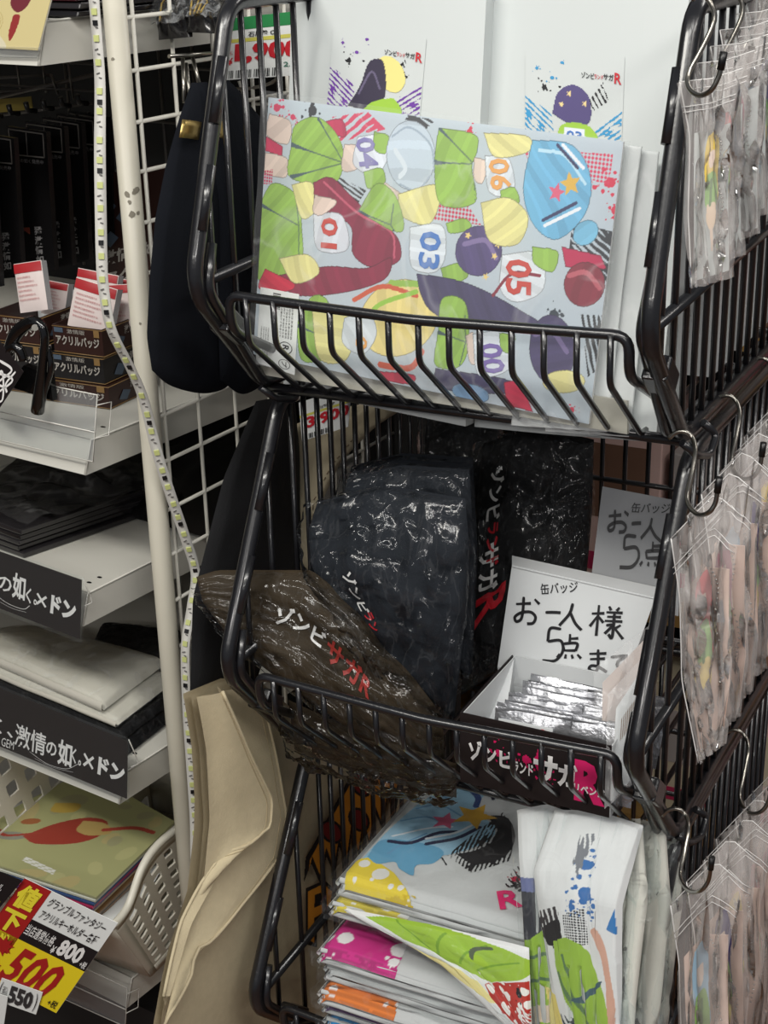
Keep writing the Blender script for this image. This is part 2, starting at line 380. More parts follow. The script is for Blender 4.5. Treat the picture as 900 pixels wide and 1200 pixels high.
# ================================================================== black wire rack: three tiers
XL, XR = -0.668, -0.302
TZ = [1.478, 1.147, 0.785]; FZ = [1.273, 0.935, 0.575]; BZ = [1.168, 0.797, 0.43]
TY = [1.05, 1.095, 1.115]; FY = [0.98, 0.988, 0.995]; BY = [1.072, 1.105, 1.13]
YB = 1.46
tiern = ['topmost, holding the printed folder', 'middle, holding plastic-wrapped black clothing', 'lowest, holding folded printed T-shirts']
for k in range(3):
    tz, fz, bz, ty, fy, by = TZ[k], FZ[k], BZ[k], TY[k], FY[k], BY[k]
    T = thing('wire_basket', 'black wire basket tier of the rack, '+tiern[k], 'basket', ((XL+XR)/2, 1.25, bz), 'stacked black wire baskets')
    for X in (XL, XR):
        s = 1 if X == XR else -1
        mb = MB(); mb.tube(rounded([(X, YB, tz), (X, ty, tz), (X, fy, fz+.012), (X, fy+.004, fz-.012), (X, by, bz), (X, YB, bz)], 0.02), 0.0068, 10)
        build('side_frame', mb, M_blk, T)
        mb = MB(); mb.tube(rounded([(X-s*.006, fy+.018, fz+.03), (X-s*.008, fy+.005, fz-.004), (X-s*.008, by-.012, bz+.004), (X-s*.006, YB-.05, bz+.002)], .012), 0.0042, 8)
        build('inner_brace', mb, M_blk, T)
        build('strut', MB().tube([(X, fy+.004, fz), (X, YB, fz+.012)], 0.0048, 8), M_blk, T)
        mb = MB().box((X-s*.003, (fy+by)/2-.006, (fz+bz)/2+.010), (.019, .020, .030), (1, 0, 0), (0, .66, .75), (0, -.75, .66))
        bevel(build('corner_bracket', mb, M_blk, T), .002)
        for q in (0.28, 0.66):    # welded lugs on the slanting front of the frame
            p = Vector((X, ty+(fy-ty)*q, tz+(fz-tz)*q)); d = Vector((0, fy-ty, fz-tz)).normalized()
            build('lug', MB().tube([p+Vector((-s*.004, -.004, 0))-d*.02, p+Vector((-s*.004, -.006, 0))+d*.03], .0046, 8), M_blk, T)
        n = 15
        L = tz-bz; w0 = build('wire', MB().tube([(X, ty+.018, bz), (X, ty+.018, tz)], .0026, 6), M_blk, T, Vector((X, ty+.018, bz)))
        for i in range(1, n): inst('wire', w0, T, (0, i*(YB-ty-.03)/(n-1), 0))
        # short wires in front of the first full one, ending on the slanting frame
        for q in (0.35, 0.7):
            y = ty+.018+(fy-ty-.018)*q; zt = tz+(fz-tz)*max(0, (y-ty)/(fy-ty)) if y < ty else tz
            build('wire', MB().tube([(X, y, bz+(fz-bz)*max(0, (by-y)/(by-fy))), (X, y, zt)], .0026, 6), M_blk, T)
        build('latch_loop', MB().tube(rounded([(X+.004, ty+.01, bz+.0), (X+.012, ty+.02, bz-.012), (X+.016, ty+.045, bz-.020), (X+.016, ty+.062, bz-.008), (X+.008, ty+.05, bz+.004)], .006), .0032, 7), M_blk, T)
    # front rail and its wires
    a, b = XL+.022, XR-.018; fr = fz-.008; yf = fy+.012
    build('front_rail', MB().tube(rounded([(a, by-.004, bz+.03), (a, yf+.003, fr-.03), (a, yf, fr), ((a+b)/2, yf-.006, fr-.003), (b, yf, fr), (b, yf+.003, fr-.03), (b, by-.004, bz+.03)], .012), .0040, 9), M_blk, T)
    n = 13; st = (b-a-.03)/(n-1)
    mb = MB().tube(rounded([(a+.018, yf-.004, fr), (a+.018, yf-.003, fr-.036), (a+.018, by-.006, bz), (a+.018, YB, bz)], .008), .0025, 6)
    w0 = build('wire', mb, M_blk, T, Vector((a+.018, yf, bz)))
    for i in range(1, n): inst('wire', w0, T, (i*st, 0, 0))
    build('floor_bar', MB().tube([(XL, by, bz-.003), (XR, by, bz-.003)], .0042, 8), M_blk, T)
    build('floor_bar', MB().tube([(XL, 1.28, bz-.003), (XR, 1.28, bz-.003)], .003, 6), M_blk, T)
    w0 = build('wire', MB().tube([(a, YB, bz), (a, YB, tz)], .0026, 6), M_blk, T, Vector((a, YB, bz)))
    for i in range(1, 14): inst('wire', w0, T, (i*(b-a)/13, 0, 0))
    for z, r in ((tz, .0055), (bz, .0045), ((tz+bz)/2, .003)):
        build('back_rail', MB().tube([(XL, YB, z), (XR, YB, z)], r, 8), M_blk, T)

# ================================================================== white pole, wire grid panel
def tilt(a):  a = math.radians(a); return Vector((math.sin(a), math.cos(a), 0))
POLE = Vector((-0.80, 1.085, 0))
T = thing('shelf_post', 'cream painted round steel post behind the light strip', 'post', POLE)
build('tube', MB().tube([POLE+Vector((0, 0, .0)), POLE+Vector((0, 0, 1.75))], .0098, 20), M_cream, T)
M_scuff = mat('bare scuffed paint', (140, 134, 120), 0.6)
R = random.Random(4); mb = MB()
for px, py, r in ((146, 227, .0035), (155, 221, .004), (153, 224, .0022), (149, 236, .002), (152, 249, .0035), (158, 247, .002), (126, 70, .002), (165, 376, .0015)):
    c = sx(px, py, -.80); d = (c-POLE); d.z = 0; d.normalize(); 
    v = (CC-c); v.z = 0; v.normalize(); sd = Vector((-v.y, v.x, 0)); off = (c-POLE).dot(sd)
    fr = lambda a: POLE+sd*(.01*math.sin(a))+v*(.0101*math.cos(a))
    a0 = max(-1.2, min(1.2, (px-(131+(py-60)*.112))/11.0)); P = []
    for i in range(7):
        t = 2*PI*i/7; q = r*(.6+.5*R.random()); P.append(fr(a0+q*math.cos(t)/.01)+Vector((0, 0, c.z+q*math.sin(t))))
    mb.add(P, [tuple(range(7))])
build('scuff_marks', mb, M_scuff, T)
GD = tilt(5); G0 = POLE+Vector((.006, .012, 0))
T = thing('grid_panel', 'cream wire grid side panel behind the post', 'grid panel', G0)
M_gw = mat('cream coated grid wire', (212, 209, 198), 0.4)
def gp(d, z): return G0+GD*d+Vector((0, 0, z))
zs = [sx(*p, -.795).z for p in ((137, 22), (143, 85), (152, 145), (157, 203), (165, 262), (172, 320), (178, 376), (184, 432), (190, 486), (197, 538), (205, 592), (212, 642), (218, 694), (224, 746), (229, 800))]
for z in zs: build('wire', MB().tube([gp(-.012, z), gp(.42, z)], .0019, 7), M_gw, T)
for d in (.003, .052, .108, .164, .22, .276, .332, .388): build('wire', MB().tube([gp(d, .4), gp(d, 1.6)], .0019, 7), M_gw, T)

# ================================================================== left shelf unit
SA = math.radians(8)
SD = Vector((math.sin(SA), math.cos(SA), 0)); SL = Vector((-math.cos(SA), math.sin(SA), 0)); S0 = Vector((-0.84, 1.04, 0))
def S(l, d, z): return S0+SL*l+SD*d+Vector((0, 0, z))
def sf(px, py, d=0): return onp(px, py, S0+SD*d, SD)             # plane parallel to the shelf fronts
def ss(px, py, l=0): return onp(px, py, S0+SL*l, SL)
SZ = [(1.429, .034, 0), (1.073, .030, -.005), (.915, .030, .02), (.727, .030, -.005), (.470, .030, .015)]
names = ['topmost steel shelf, under the dark packages', 'steel shelf carrying the small brown boxes', 'steel shelf behind the upper black sign', 'steel shelf behind the lower black sign', 'lowest steel shelf, under the white basket']
SHELF_TOP = []
for k, (z, h, l0) in enumerate(SZ):
    T = thing('steel_shelf', 'off-white '+names[k], 'shelf', S(.3, .2, z), 'off-white steel shelves')
    dep = .45; W = 1.0; top = z+h; SHELF_TOP.append(top)
    mb = MB().hexa([S(W, .004, top-.0015), S(l0, .004, top-.0015), S(l0, dep, top-.0015), S(W, dep, top-.0015)], [S(W, .004, top), S(l0, .004, top), S(l0, dep, top), S(W, dep, top)])
    build('tray', mb, M_shelf, T)
    mb = MB().hexa([S(W, -.008, z), S(l0, -.008, z), S(l0, -.006, z), S(W, -.006, z)], [S(W, .003, top), S(l0, .003, top), S(l0, .005, top), S(W, .005, top)])
    build('front_lip', mb, M_shelf, T)
    mb = MB().hexa([S(l0+.002, -.008, z), S(l0, -.008, z), S(l0, dep, z), S(l0+.002, dep, z)], [S(l0+.002, .003, top), S(l0, .003, top), S(l0, dep, top), S(l0+.002, dep, top)])
    build('end_flange', mb, M_shelf, T)
    build('folded_edge', MB().tube([S(l0+.001, -.008, z), S(l0+.001, .003, top), S(l0+.001, dep, top)], .0011, 6), M_shelf, T)
    for q in (.022, .036):
        c = S(l0+.018, q, top+.0003); build('slot_hole', MB().add([c+SL*(.003*math.cos(t*PI/5))+SD*(.0018*math.sin(t*PI/5)) for t in range(10)], [tuple(range(10))]), M_cap, T)
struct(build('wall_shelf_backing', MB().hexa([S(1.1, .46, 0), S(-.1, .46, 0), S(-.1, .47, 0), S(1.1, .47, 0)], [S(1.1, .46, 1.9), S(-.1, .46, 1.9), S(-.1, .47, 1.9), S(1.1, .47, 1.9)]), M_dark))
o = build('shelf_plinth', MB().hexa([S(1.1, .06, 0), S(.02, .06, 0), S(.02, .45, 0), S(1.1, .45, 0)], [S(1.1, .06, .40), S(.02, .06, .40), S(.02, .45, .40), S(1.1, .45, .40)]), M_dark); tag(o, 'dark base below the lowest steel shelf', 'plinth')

# ================================================================== tier 1: folder, sleeve, white bags
M_ink = vmat('glossy printed ink', 0.42, coat=0.15); M_inkm = vmat('matt printed cloth ink', 0.75, spec=0.25)
M_paper = mat('smooth white bag paper', (203, 208, 207), 0.5, bump=0.05, bscale=8)
M_red = mat('red lettering ink', (196, 30, 44), 0.5); M_mag = mat('magenta lettering ink', (214, 32, 104), 0.45)
M_txt = mat('black lettering ink', (22, 20, 24), 0.5); M_wtx = mat('white lettering ink', (236, 234, 232), 0.5)
M_grey = mat('grey lettering ink', (120, 118, 118), 0.5)
F_soft = film('soft clear sleeve', haze=0.06, ridge=0.10, scale=9, wr=0.25, rough=0.16, gl=0.14, hcol=(.9, .92, .93))
def film_sheet(name, fn, m, parent, nu=24, nv=24, amp=0, s=4, seed=0, lift=.001, aniso=(1, 1)):
    f = lifted(fn, lift)
    if amp: f = folds(f, amp, s, seed, aniso)
    return build(name, MB().grid(f, nu, nv), m, parent)

# --- printed plastic folder standing on its long side
TLp, TRp, BLp, BRp = (315, 114), (731, 166), (297, 415), (690, 497)
fq = quad(ax(*BLp, 1.052), ax(*BRp, 1.056), ax(*TRp, 1.092), ax(*TLp, 1.088))
folder_fn = lifted(fq, lambda u, v: .004*math.sin(PI*u)*math.sin(PI*v)+.001*math.sin(u*9)*v)
def inv(px, py, q=(BLp, BRp, TRp, TLp)):
    (ax_, ay), (bx, by), (cx, cy), (dx, dy) = q; u = v = .5
    for _ in range(30):
        X = ax_*(1-u)*(1-v)+bx*u*(1-v)+cx*u*v+dx*(1-u)*v; Y = ay*(1-u)*(1-v)+by*u*(1-v)+cy*u*v+dy*(1-u)*v
        xu = (bx-ax_)*(1-v)+(cx-dx)*v; yu = (by-ay)*(1-v)+(cy-dy)*v; xv = (dx-ax_)*(1-u)+(cx-bx)*u; yv = (dy-ay)*(1-u)+(cy-by)*u
        D = xu*yv-xv*yu; ex, ey = px-X, py-Y; u += (ex*yv-ey*xv)/D; v += (ey*xu-ex*yu)/D
    return u, v
T = thing('plastic_folder', 'large glossy printed plastic folder in green, red and blue standing in the top basket', 'folder', fq(.5, 0))
build('cover', flatpack(folder_fn, .0035, 12, 10), M_white, T)
def cv_folder(inv_, w, h):
    I = Ink(w, h, (188, 199, 208)); P = lambda *a: [inv_(a[i], a[i+1]) for i in range(0, len(a), 2)]
    S_ = lambda r: r/330.0
    LIME, LIME2, YEL, PEACH = (150, 188, 80), (120, 160, 62), (228, 220, 150), (226, 204, 192)
    dk = lambda c: tuple(int(k*.62) for k in c)
    def edge(m, c):
        e = m & ~(np.roll(m, 1, 0) & np.roll(m, -1, 0) & np.roll(m, 1, 1) & np.roll(m, -1, 1)); I.put(e, dk(c)); return m
    def shade(m, c, s):     # soft inner bands of a second tone
        t = np.sin((I.X*I.asp*math.cos(s)+I.Y*math.sin(s))*52+3*np.sin(I.X*9+s)+2*np.sin(I.Y*11)); I.put(m & (t > .72), tuple(int(k*.93) for k in c)); I.put(m & (t < -.90), tuple(min(255, int(k*1.05)) for k in c)); return m
    def E(x, y, rx, ry, c, rot=0): return edge(shade(I.ell(*inv_(x, y), S_(rx), S_(ry), c, rot), c, x), c)
    def PO(c, *a, curve=True): return edge(shade(I.poly(P(*a), c, curve=curve), c, a[0]), c)
    def LN(c, wd, *a): return I.line(P(*a), S_(wd), c)
    def fan(cx, cy, c, *a):     # pleated fan of cloth
        m = PO(c, *a); k = len(a)//2
        for i in range(0, k, 2):
            x, y = a[2*i], a[2*i+1]; I.line(P(cx, cy, (cx+x*2)/3, (cy+y*2)/3), S_(1.0), (96, 122, 84), clip=m)
            I.poly([inv_((cx+x)/2, (cy+y)/2), inv_(x, y-3), inv_(x, y+3)], (70, 90, 96), clip=m)
    for x, y, r, c, s in ((326, 126, 11, (206, 52, 92), 1), (347, 137, 8, (206, 52, 92), 2), (372, 130, 14, (40, 42, 50), 3), (560, 156, 9, (206, 40, 70), 5), (717, 212, 13, (210, 30, 70), 6), (722, 244, 12, (210, 30, 70), 7), (700, 218, 6, (210, 30, 70), 8), (655, 366, 13, (50, 60, 70), 9)):
        I.splat(*inv_(x, y), S_(r), c, 16, s)
    I.brush(P(392, 138, 440, 132, 462, 152, 402, 168), -.7, S_(9), (208, 60, 96), 1)
    I.brush(P(488, 136, 520, 142, 500, 162, 478, 150), .3, S_(6), (44, 44, 50), 2)
    I.brush(P(676, 256, 724, 270, 716, 330, 672, 290), .5, S_(7), (40, 42, 50), 3)
    I.brush(P(684, 365, 708, 366, 702, 430, 690, 440), 1.2, S_(7), (36, 38, 42), 4)
    I.dots(P(620, 175, 720, 180, 715, 215, 630, 190), S_(5), .36, (214, 50, 90))
    I.dots(P(520, 235, 560, 240, 575, 262, 520, 256), S_(5), .4, (200, 40, 80))
    I.brush(P(404, 205, 440, 222, 424, 246, 404, 232), .4, S_(5), (46, 44, 48), 6)
    PO(PEACH, 316, 132, 344, 142, 340, 168, 312, 156); PO((196, 40, 84), 309, 156, 334, 170, 334, 182, 308, 174, curve=False)
    PO(PEACH, 310, 176, 340, 184, 338, 206, 308, 198); I.dots(P(306, 198, 322, 196, 320, 214, 304, 212), S_(4), .4, (200, 50, 90))
    PO((190, 40, 84), 380, 144, 408, 140, 414, 160, 395, 156)
    fan(412, 190, LIME, 345, 168, 350, 146, 378, 137, 405, 160, 412, 190, 398, 214, 344, 206)
    PO(PEACH, 412, 168, 432, 172, 430, 196, 410, 198)
    PO((222, 226, 236), 428, 160, 458, 158, 468, 176, 452, 205, 424, 192)
    PO(LIME, 448, 154, 466, 160, 462, 180, 448, 174); PO(LIME, 436, 200, 458, 196, 462, 214, 442, 220)
    PO(PEACH, 462, 212, 498, 238, 490, 248, 456, 226)
    # silver swirl
    E(492, 182, 36, 42, (196, 208, 220), .3); LN((160, 174, 190), 1.3, 470, 160, 490, 150, 515, 170, 520, 200); LN((160, 174, 190), 1.2, 480, 215, 500, 222, 516, 205); LN((214,222,230), 3, 474, 176, 486, 196, 480, 206)
    PO(YEL, 478, 226, 520, 215, 528, 232, 514, 262, 480, 250)
    # left lower fan and maroon swirl
    fan(356, 262, LIME, 304, 236, 322, 212, 352, 226, 360, 262, 356, 318, 300, 322)
    PO(YEL, 346, 214, 372, 212, 380, 240, 360, 254)
    PO((140, 34, 66), 374, 212, 396, 206, 420, 226, 452, 256, 478, 276, 480, 304, 448, 312, 424, 296, 420, 262, 380, 240)
    LN((196, 84, 110), 1.5, 388, 212, 430, 248, 470, 270, 474, 300)
    PO((214, 218, 226), 374, 248, 410, 250, 418, 290, 380, 290); PO(PEACH, 376, 226, 404, 234, 386, 250, 374, 246)
    PO((140, 34, 66), 330, 320, 390, 310, 440, 312, 470, 300, 462, 326, 410, 342, 350, 344); PO((206, 30, 66), 312, 312, 350, 330, 340, 340, 304, 336)
    PO(YEL, 330, 300, 368, 296, 382, 318, 350, 330)
    # middle lime, yellow swirl
    fan(470, 262, LIME, 430, 246, 452, 214, 474, 226, 486, 262, 474, 270)
    E(478, 372, 64, 46, (232, 214, 140), .5); LN(LIME, 4, 470, 330, 520, 335, 548, 370, 545, 410); LN((206, 90, 58), 3, 425, 350, 460, 334, 500, 345); LN((150, 196, 70), 3, 440, 400, 450, 360, 500, 340); LN((210, 96, 70), 4, 455, 428, 490, 432, 505, 412); LN((240, 226, 170), 3, 450, 372, 480, 372, 500, 400)
    fan(400, 400, LIME, 352, 380, 372, 346, 392, 350, 398, 380, 400, 415, 360, 424); PO(YEL, 372, 360, 410, 358, 424, 392, 412, 424, 380, 420)
    PO((214, 222, 230), 412, 372, 440, 362, 452, 390, 434, 416, 410, 402); PO((206, 50, 80), 452, 436, 494, 440, 490, 452, 456, 446)
    # number cloth 03, purple swirl
    PO((220, 226, 232), 492, 264, 530, 262, 534, 300, 520, 318, 494, 310); PO(LIME, 528, 312, 552, 306, 560, 322, 536, 332); PO(LIME, 534, 260, 556, 254, 564, 266, 540, 272)
    E(572, 292, 34, 30, (84, 70, 120), .3); LN((130,112,160), 3, 556, 284, 580, 280, 592, 300)
    for x, y in ((560, 274), (590, 298), (580, 322), (594, 284)): I.star(*inv_(x, y), S_(5), (236, 206, 130))
    PO((70, 62, 100), 500, 318, 560, 330, 620, 362, 640, 382, 560, 382, 520, 366, 505, 344)
    # top lime fan 3 and 06
    fan(566, 192, LIME, 524, 150, 566, 158, 570, 176, 564, 196, 568, 236, 528, 238, 520, 190)
    PO(PEACH, 566, 184, 582, 190, 576, 214, 566, 208); PO((218, 224, 232), 578, 182, 606, 186, 612, 226, 584, 224); PO(LIME, 596, 222, 612, 218, 618, 236, 600, 240)
    PO(YEL, 576, 156, 626, 160, 628, 178, 590, 184); PO(YEL, 574, 236, 606, 230, 628, 252, 616, 284, 584, 280)
    PO((110, 178, 214), 632, 164, 676, 170, 696, 206, 690, 248, 660, 278, 634, 262, 622, 220); E(690, 270, 18, 14, (120, 186, 218), .6); LN((190, 224, 240), 2, 640, 176, 668, 182, 690, 214); LN((40, 44, 90), 2, 660, 170, 682, 196); LN((240, 240, 244), 2, 666, 170, 688, 196); LN((40, 44, 90), 2, 644, 256, 680, 236); LN((240, 240, 244), 2, 646, 262, 684, 242)
    I.star(*inv_(659, 224), S_(12), (222, 90, 120), .2); I.star(*inv_(674, 214), S_(15), (226, 178, 70), .6)
    # 05, red swirl
    PO((220, 226, 232), 598, 296, 640, 294, 644, 336, 614, 352, 596, 336); PO(LIME, 632, 286, 660, 292, 654, 316, 634, 306); PO((190, 30, 80), 664, 286, 706, 296, 712, 312, 668, 310, curve=False)
    E(688, 330, 28, 26, (136, 40, 60), .4); LN((190,90,104), 3, 672, 320, 690, 316, 704, 334); LN((136, 40, 60), 2, 588, 344, 610, 318, 640, 320)
    # bottom right: 00
    fan(556, 400, LIME, 524, 388, 530, 348, 556, 352, 560, 400, 548, 430, 520, 428); PO((66, 58, 96), 520, 432, 600, 444, 610, 460, 560, 462, 520, 454); PO(PEACH, 556, 392, 566, 390, 570, 424, 560, 424)
    PO((220, 226, 234), 564, 390, 598, 388, 606, 430, 570, 440); PO(LIME, 594, 388, 612, 392, 606, 412, 596, 408)
    E(652, 408, 32, 42, (74, 64, 106), .2); LN((120,104,150), 3, 634, 390, 652, 386, 668, 410); E(664, 446, 30, 14, YEL, .2); PO((206, 28, 72), 598, 448, 616, 444, 630, 484, 600, 476, curve=False); E(560, 462, 28, 12, (120, 160, 200))
    I.splat(*inv_(672, 480), S_(8), (206, 30, 70), 10, 12)
    I.grain(.04, 3); return I
print_on('printed_design', cv_folder(inv, 520, 330), folder_fn, M_ink, T)
M_dig = {k: mat('digit ink '+k, c, .5) for k, c in dict(violet=(126, 118, 176), orange=(226, 160, 84), blue=(72, 120, 190), red=(196, 66, 56), purple=(118, 96, 168)).items()}
def pixtext(mb, fn, iv, s, o, base, up, **k):     # o, base, up: picture points, mapped to the surface
    a, b, c = iv(*o), iv(*base), iv(*up); return text_on(mb, fn, s, a, (b[0]-a[0], b[1]-a[1]), (c[0]-a[0], c[1]-a[1]), **k)
for s, o, b, u, c in (('04', (425, 162), (432, 197), (448, 160), 'violet'), ('06', (582, 186), (586, 222), (606, 185), 'orange'), ('03', (505, 268), (502, 312), (530, 271), 'blue'), ('05', (603, 300), (602, 342), (632, 303), 'red'),
                      ('01', (385, 252), (384, 288), (406, 254), 'red'), ('00', (570, 402), (574, 438), (597, 400), 'purple'), ('0', (424, 396), (428, 412), (438, 392), 'orange')):
    build('number', pixtext(MB(), folder_fn, inv, s, o, b, u, bold=.025, lift=.0009), M_dig[c], T)
# white information label
lq = (inv(301, 425), inv(350, 441), inv(357, 343), inv(307, 334))
lf0 = lifted(folder_fn, .0012)
lb = lambda u, v: lf0(lq[0][0]*(1-u)*(1-v)+lq[1][0]*u*(1-v)+lq[2][0]*u*v+lq[3][0]*(1-u)*v, max(-.05, lq[0][1]*(1-u)*(1-v)+lq[1][1]*u*(1-v)+lq[2][1]*u*v+lq[3][1]*(1-u)*v))
lab = build('information_label', MB().grid(lb, 8, 8), M_white, T)
mb = MB()
for i in range(22):
    if i % 3 != 2: text_on(mb, lb, 'I', (.34-.0, .96-i*.009), (0, -.006), (.2, 0), lift=.0004)
for r in range(5): text_on(mb, lb, '価格表示素材ＰＰ製造日本注意事項取扱'[r*2:r*2+12], (.56+r*.07, .92), (0, -.5), (.045, 0), lift=.0004)
for r in range(4): text_on(mb, lb, '印刷仕様材質寸法取扱上注意保管', (.08+r*.06, .50), (0, -.42), (.035, 0), lift=.0004)
text_on(mb, lb, 'R', (.66, .34), (0, -.07), (.16, 0), lift=.0004, bold=.02); text_on(mb, lb, 'プ', (.66, .13), (0, -.07), (.14, 0), lift=.0004, bold=.02)
build('lettering', mb, M_txt, lab)
mb = MB()
for c0, rx, ry in (((.74, .305), .17, .075), ((.73, .095), .15, .06)):
    P = [(c0[0]+rx*math.cos(t*PI/10), c0[1]+ry*math.sin(t*PI/10)) for t in range(21)]
    mb.add([lb(a, b)+Vector((0, -.0005, .0002)) for a, b in P]+[lb(c0[0]+(a-c0[0])*.9, c0[1]+(b-c0[1])*.9)+Vector((0, -.0005, .0002)) for a, b in P], [(i, i+1, i+22, i+21) for i in range(20)])
build('ring_mark', mb, M_txt, lab)
sq = quad(ax(295, 424, 1.049), ax(694, 508, 1.053), ax(742, 166, 1.091), ax(311, 106, 1.087))
film_sheet('clear_sleeve', sq, F_soft, T, 40, 30, amp=.0015, s=3, seed=3, lift=.007, aniso=(1, 1))
M_edge = mat('stacked folder edges', (186, 184, 172), 0.4, vary=.15, bscale=60)
bq = quad(ax(300, 438, 1.058), ax(735, 509, 1.060), ax(735, 470, 1.064), ax(300, 402, 1.062))
build('backing_card', flatpack(bq, .004, 2, 2), M_edge, T)

# --- white envelopes standing behind the folder's right edge
F_env = film('milky envelope film', haze=0.45, ridge=0.12, scale=7, wr=0.3, rough=0.2, gl=0.12, hcol=(.88, .90, .90))
envs = [((600, 498, 1.065), (712, 506, 1.065), (752, 172, 1.100), (650, 160, 1.100)), ((640, 505, 1.070), (738, 512, 1.070), (772, 178, 1.108), (660, 165, 1.108)), ((660, 508, 1.076), (768, 516, 1.076), (797, 184, 1.125), (670, 168, 1.125))]
for i, e in enumerate(envs):
    P = [ax(*p) for p in e]; f = coons([P[0], P[1]], [P[3], P[2]], [P[0], P[3]], [P[1], P[1].lerp(P[2], .5)+Vector((-.004+.002*i, .008, 0)), P[2]])
    T = thing('white_envelope', ['milky plastic envelope just behind the printed folder', 'white envelope between the printed folder and the punched sheet', 'white sheet with a punched round hole, right of the printed folder'][i], 'envelope', f(.5, 0))
    build('sheet', flatpack(f, .0015, 6, 10), M_paper, T)
    if i < 2: film_sheet('film', f, F_env, T, 10, 14, lift=.0025, amp=.001, s=3, seed=i)
    else:
        for (hx, hy) in ((735, 337),):
            c = onp(hx, hy, P[1], (P[1]-P[0]).cross(P[2]-P[1])); n = -(P[1]-P[0]).cross(P[2]-P[1]).normalized(); n = n if n.y < 0 else -n
            U = Vector((1, 0, 0)); V = n.cross(U); U = V.cross(n); r = .0045; c += n*.006
            build('punched_hole', MB().add([c+U*r*math.cos(t*PI/8)+V*r*math.sin(t*PI/8) for t in range(16)], [tuple(range(16))]), mat('shadow in the hole', (92, 84, 80), .8), T)
            build('hole_rim', MB().tube([c+(U*r*math.cos(t*PI/8)+V*r*math.sin(t*PI/8))*1.05 for t in range(17)], .0006, 6), M_paper, T)

# --- large white paper bags with stickers
def ink_sticker(col, seed):
    I = Ink(150, 130); P = lambda *a: [(a[i], a[i+1]) for i in range(0, len(a), 2)]
    I.brush(P(0, .0, .32, 0, .28, .30, .0, .52), .7, .05, col, seed); I.brush(P(1, 0, .62, 0, .75, .22, 1, .42), -.7, .05, col, seed+1)
    for x, y, r, c in ((.12, .82, .05, col), (.28, .72, .06, col), (.38, .90, .05, col), (.20, .60, .07, (30, 30, 34)), (.36, .62, .04, (30, 30, 34)), (.14, .70, .03, (30, 30, 34))): I.splat(x, y, r, c, 12, seed+int(x*100))
    I.brush(P(.66, .5, .80, .72, .86, .5, .7, .36), 1.0, .05, (30, 30, 34), seed+3)
    return I
M_gus = mat('greyer bag paper', (200, 203, 203), .55)  # slightly greyer paper for every other plain bag
F_flat = film('flat clear film', haze=0.015, ridge=0.0, wr=0.05, rough=0.12, gl=0.05)
def white_bag(label, BL, BR, TR, TL, dep, st, col, logo, seed, group=None):
    P = [ax(*p) for p in (BL, BR, TR, TL)]; f = quad(*P); f2 = lifted(f, lambda u, v: .004*math.sin(PI*u)+.001*math.sin(5*u+3*v))
    T = thing('paper_bag', label, 'paper bag', f(.5, 0), group)
    build('body', flatpack(f2, dep, 10, 6), M_paper, T)
    if st:
        q = [inv(*p, q=(BL[:2], BR[:2], TR[:2], TL[:2])) for p in st]
        g = lambda u, v: lifted(f2, .0008)(*[q[0][k]*(1-u)*(1-v)+q[1][k]*u*(1-v)+q[2][k]*u*v+q[3][k]*(1-u)*v for k in (0, 1)])
        s = build('sticker', MB().grid(g, 8, 8), M_paper, T); print_on('sticker_print', ink_sticker(col, seed), g, M_ink, s, lift=.0003)['kind'] = 'stuff'
        I = Ink(100, 90)
        if seed == 1: I.ell(.66, .50, .17, .24, (236, 224, 140), .4); I.poly([(.22, .02), (.34, .30), (.42, .62), (.56, .66), (.62, .40), (.60, .10), (.45, .0)], (58, 52, 72), curve=True); I.poly([(.40, 0), (.80, 0), (.72, .20), (.50, .12)], (160, 202, 70), curve=True); I.line([(.34,.2),(.46,.5),(.56,.3)], .012, (104, 96, 124))
        else: I.poly([(.28, .30), (.34, .56), (.50, .66), (.66, .54), (.68, .26), (.52, .18)], (84, 74, 124), curve=True); I.poly([(.32, 0), (.76, 0), (.68, .20), (.40, .20)], (160, 202, 70), curve=True); [I.star(x, y, .035, (240, 214, 150)) for x, y in ((.46, .55), (.38, .42), (.62, .45))]; I.poly([(.40, 0), (.64, 0), (.62, .16), (.42, .16)], (228, 232, 240))
        print_on('sticker_print', I, g, M_ink, s, lift=.0006)['kind'] = 'stuff'
        mb = MB(); text_on(mb, g, 'ゾンビ', (.58, .74), (.13, -.01), (0, .07), lift=.001, bold=.02); build('lettering', mb, M_txt, s); mb = MB(); text_on(mb, g, 'サガ', (.80, .735), (.10, -.01), (0, .07), lift=.001, bold=.02); build('lettering', mb, M_txt, s)
        mb = MB(); text_on(mb, g, 'ランド', (.71, .74), (.09, -.01), (0, .05), lift=.001, bold=.02); build('lettering', mb, M_red, s); mb = MB(); text_on(mb, g, 'R', (.91, .70), (.07, -.01), (0, .12), lift=.001, bold=.02); build('lettering', mb, M_red, s)
        if seed == 2: mb = MB(); text_on(mb, g, '03', (.44, .02), (.16, 0), (0, .11), lift=.0012, bold=.02); build('number', mb, M_dig['blue'], s)
    return T
b2 = white_bag('white paper bag with a blue splatter sticker, in the top basket', (556, 500, 1.14), (790, 520, 1.14), (808, -12, 1.20), (568, -14, 1.20), .020, [(620, 153), (733, 167), (737, 63), (620, 58)], (58, 150, 200), 1, 2)
b1 = white_bag('white paper bag with a purple splatter sticker, in the top basket', (332, 452, 1.12), (545, 500, 1.12), (571, -14, 1.18), (342, -16, 1.18), .022, [(388, 117), (497, 133), (505, 43), (395, 30)], (112, 62, 160), 1, 1)
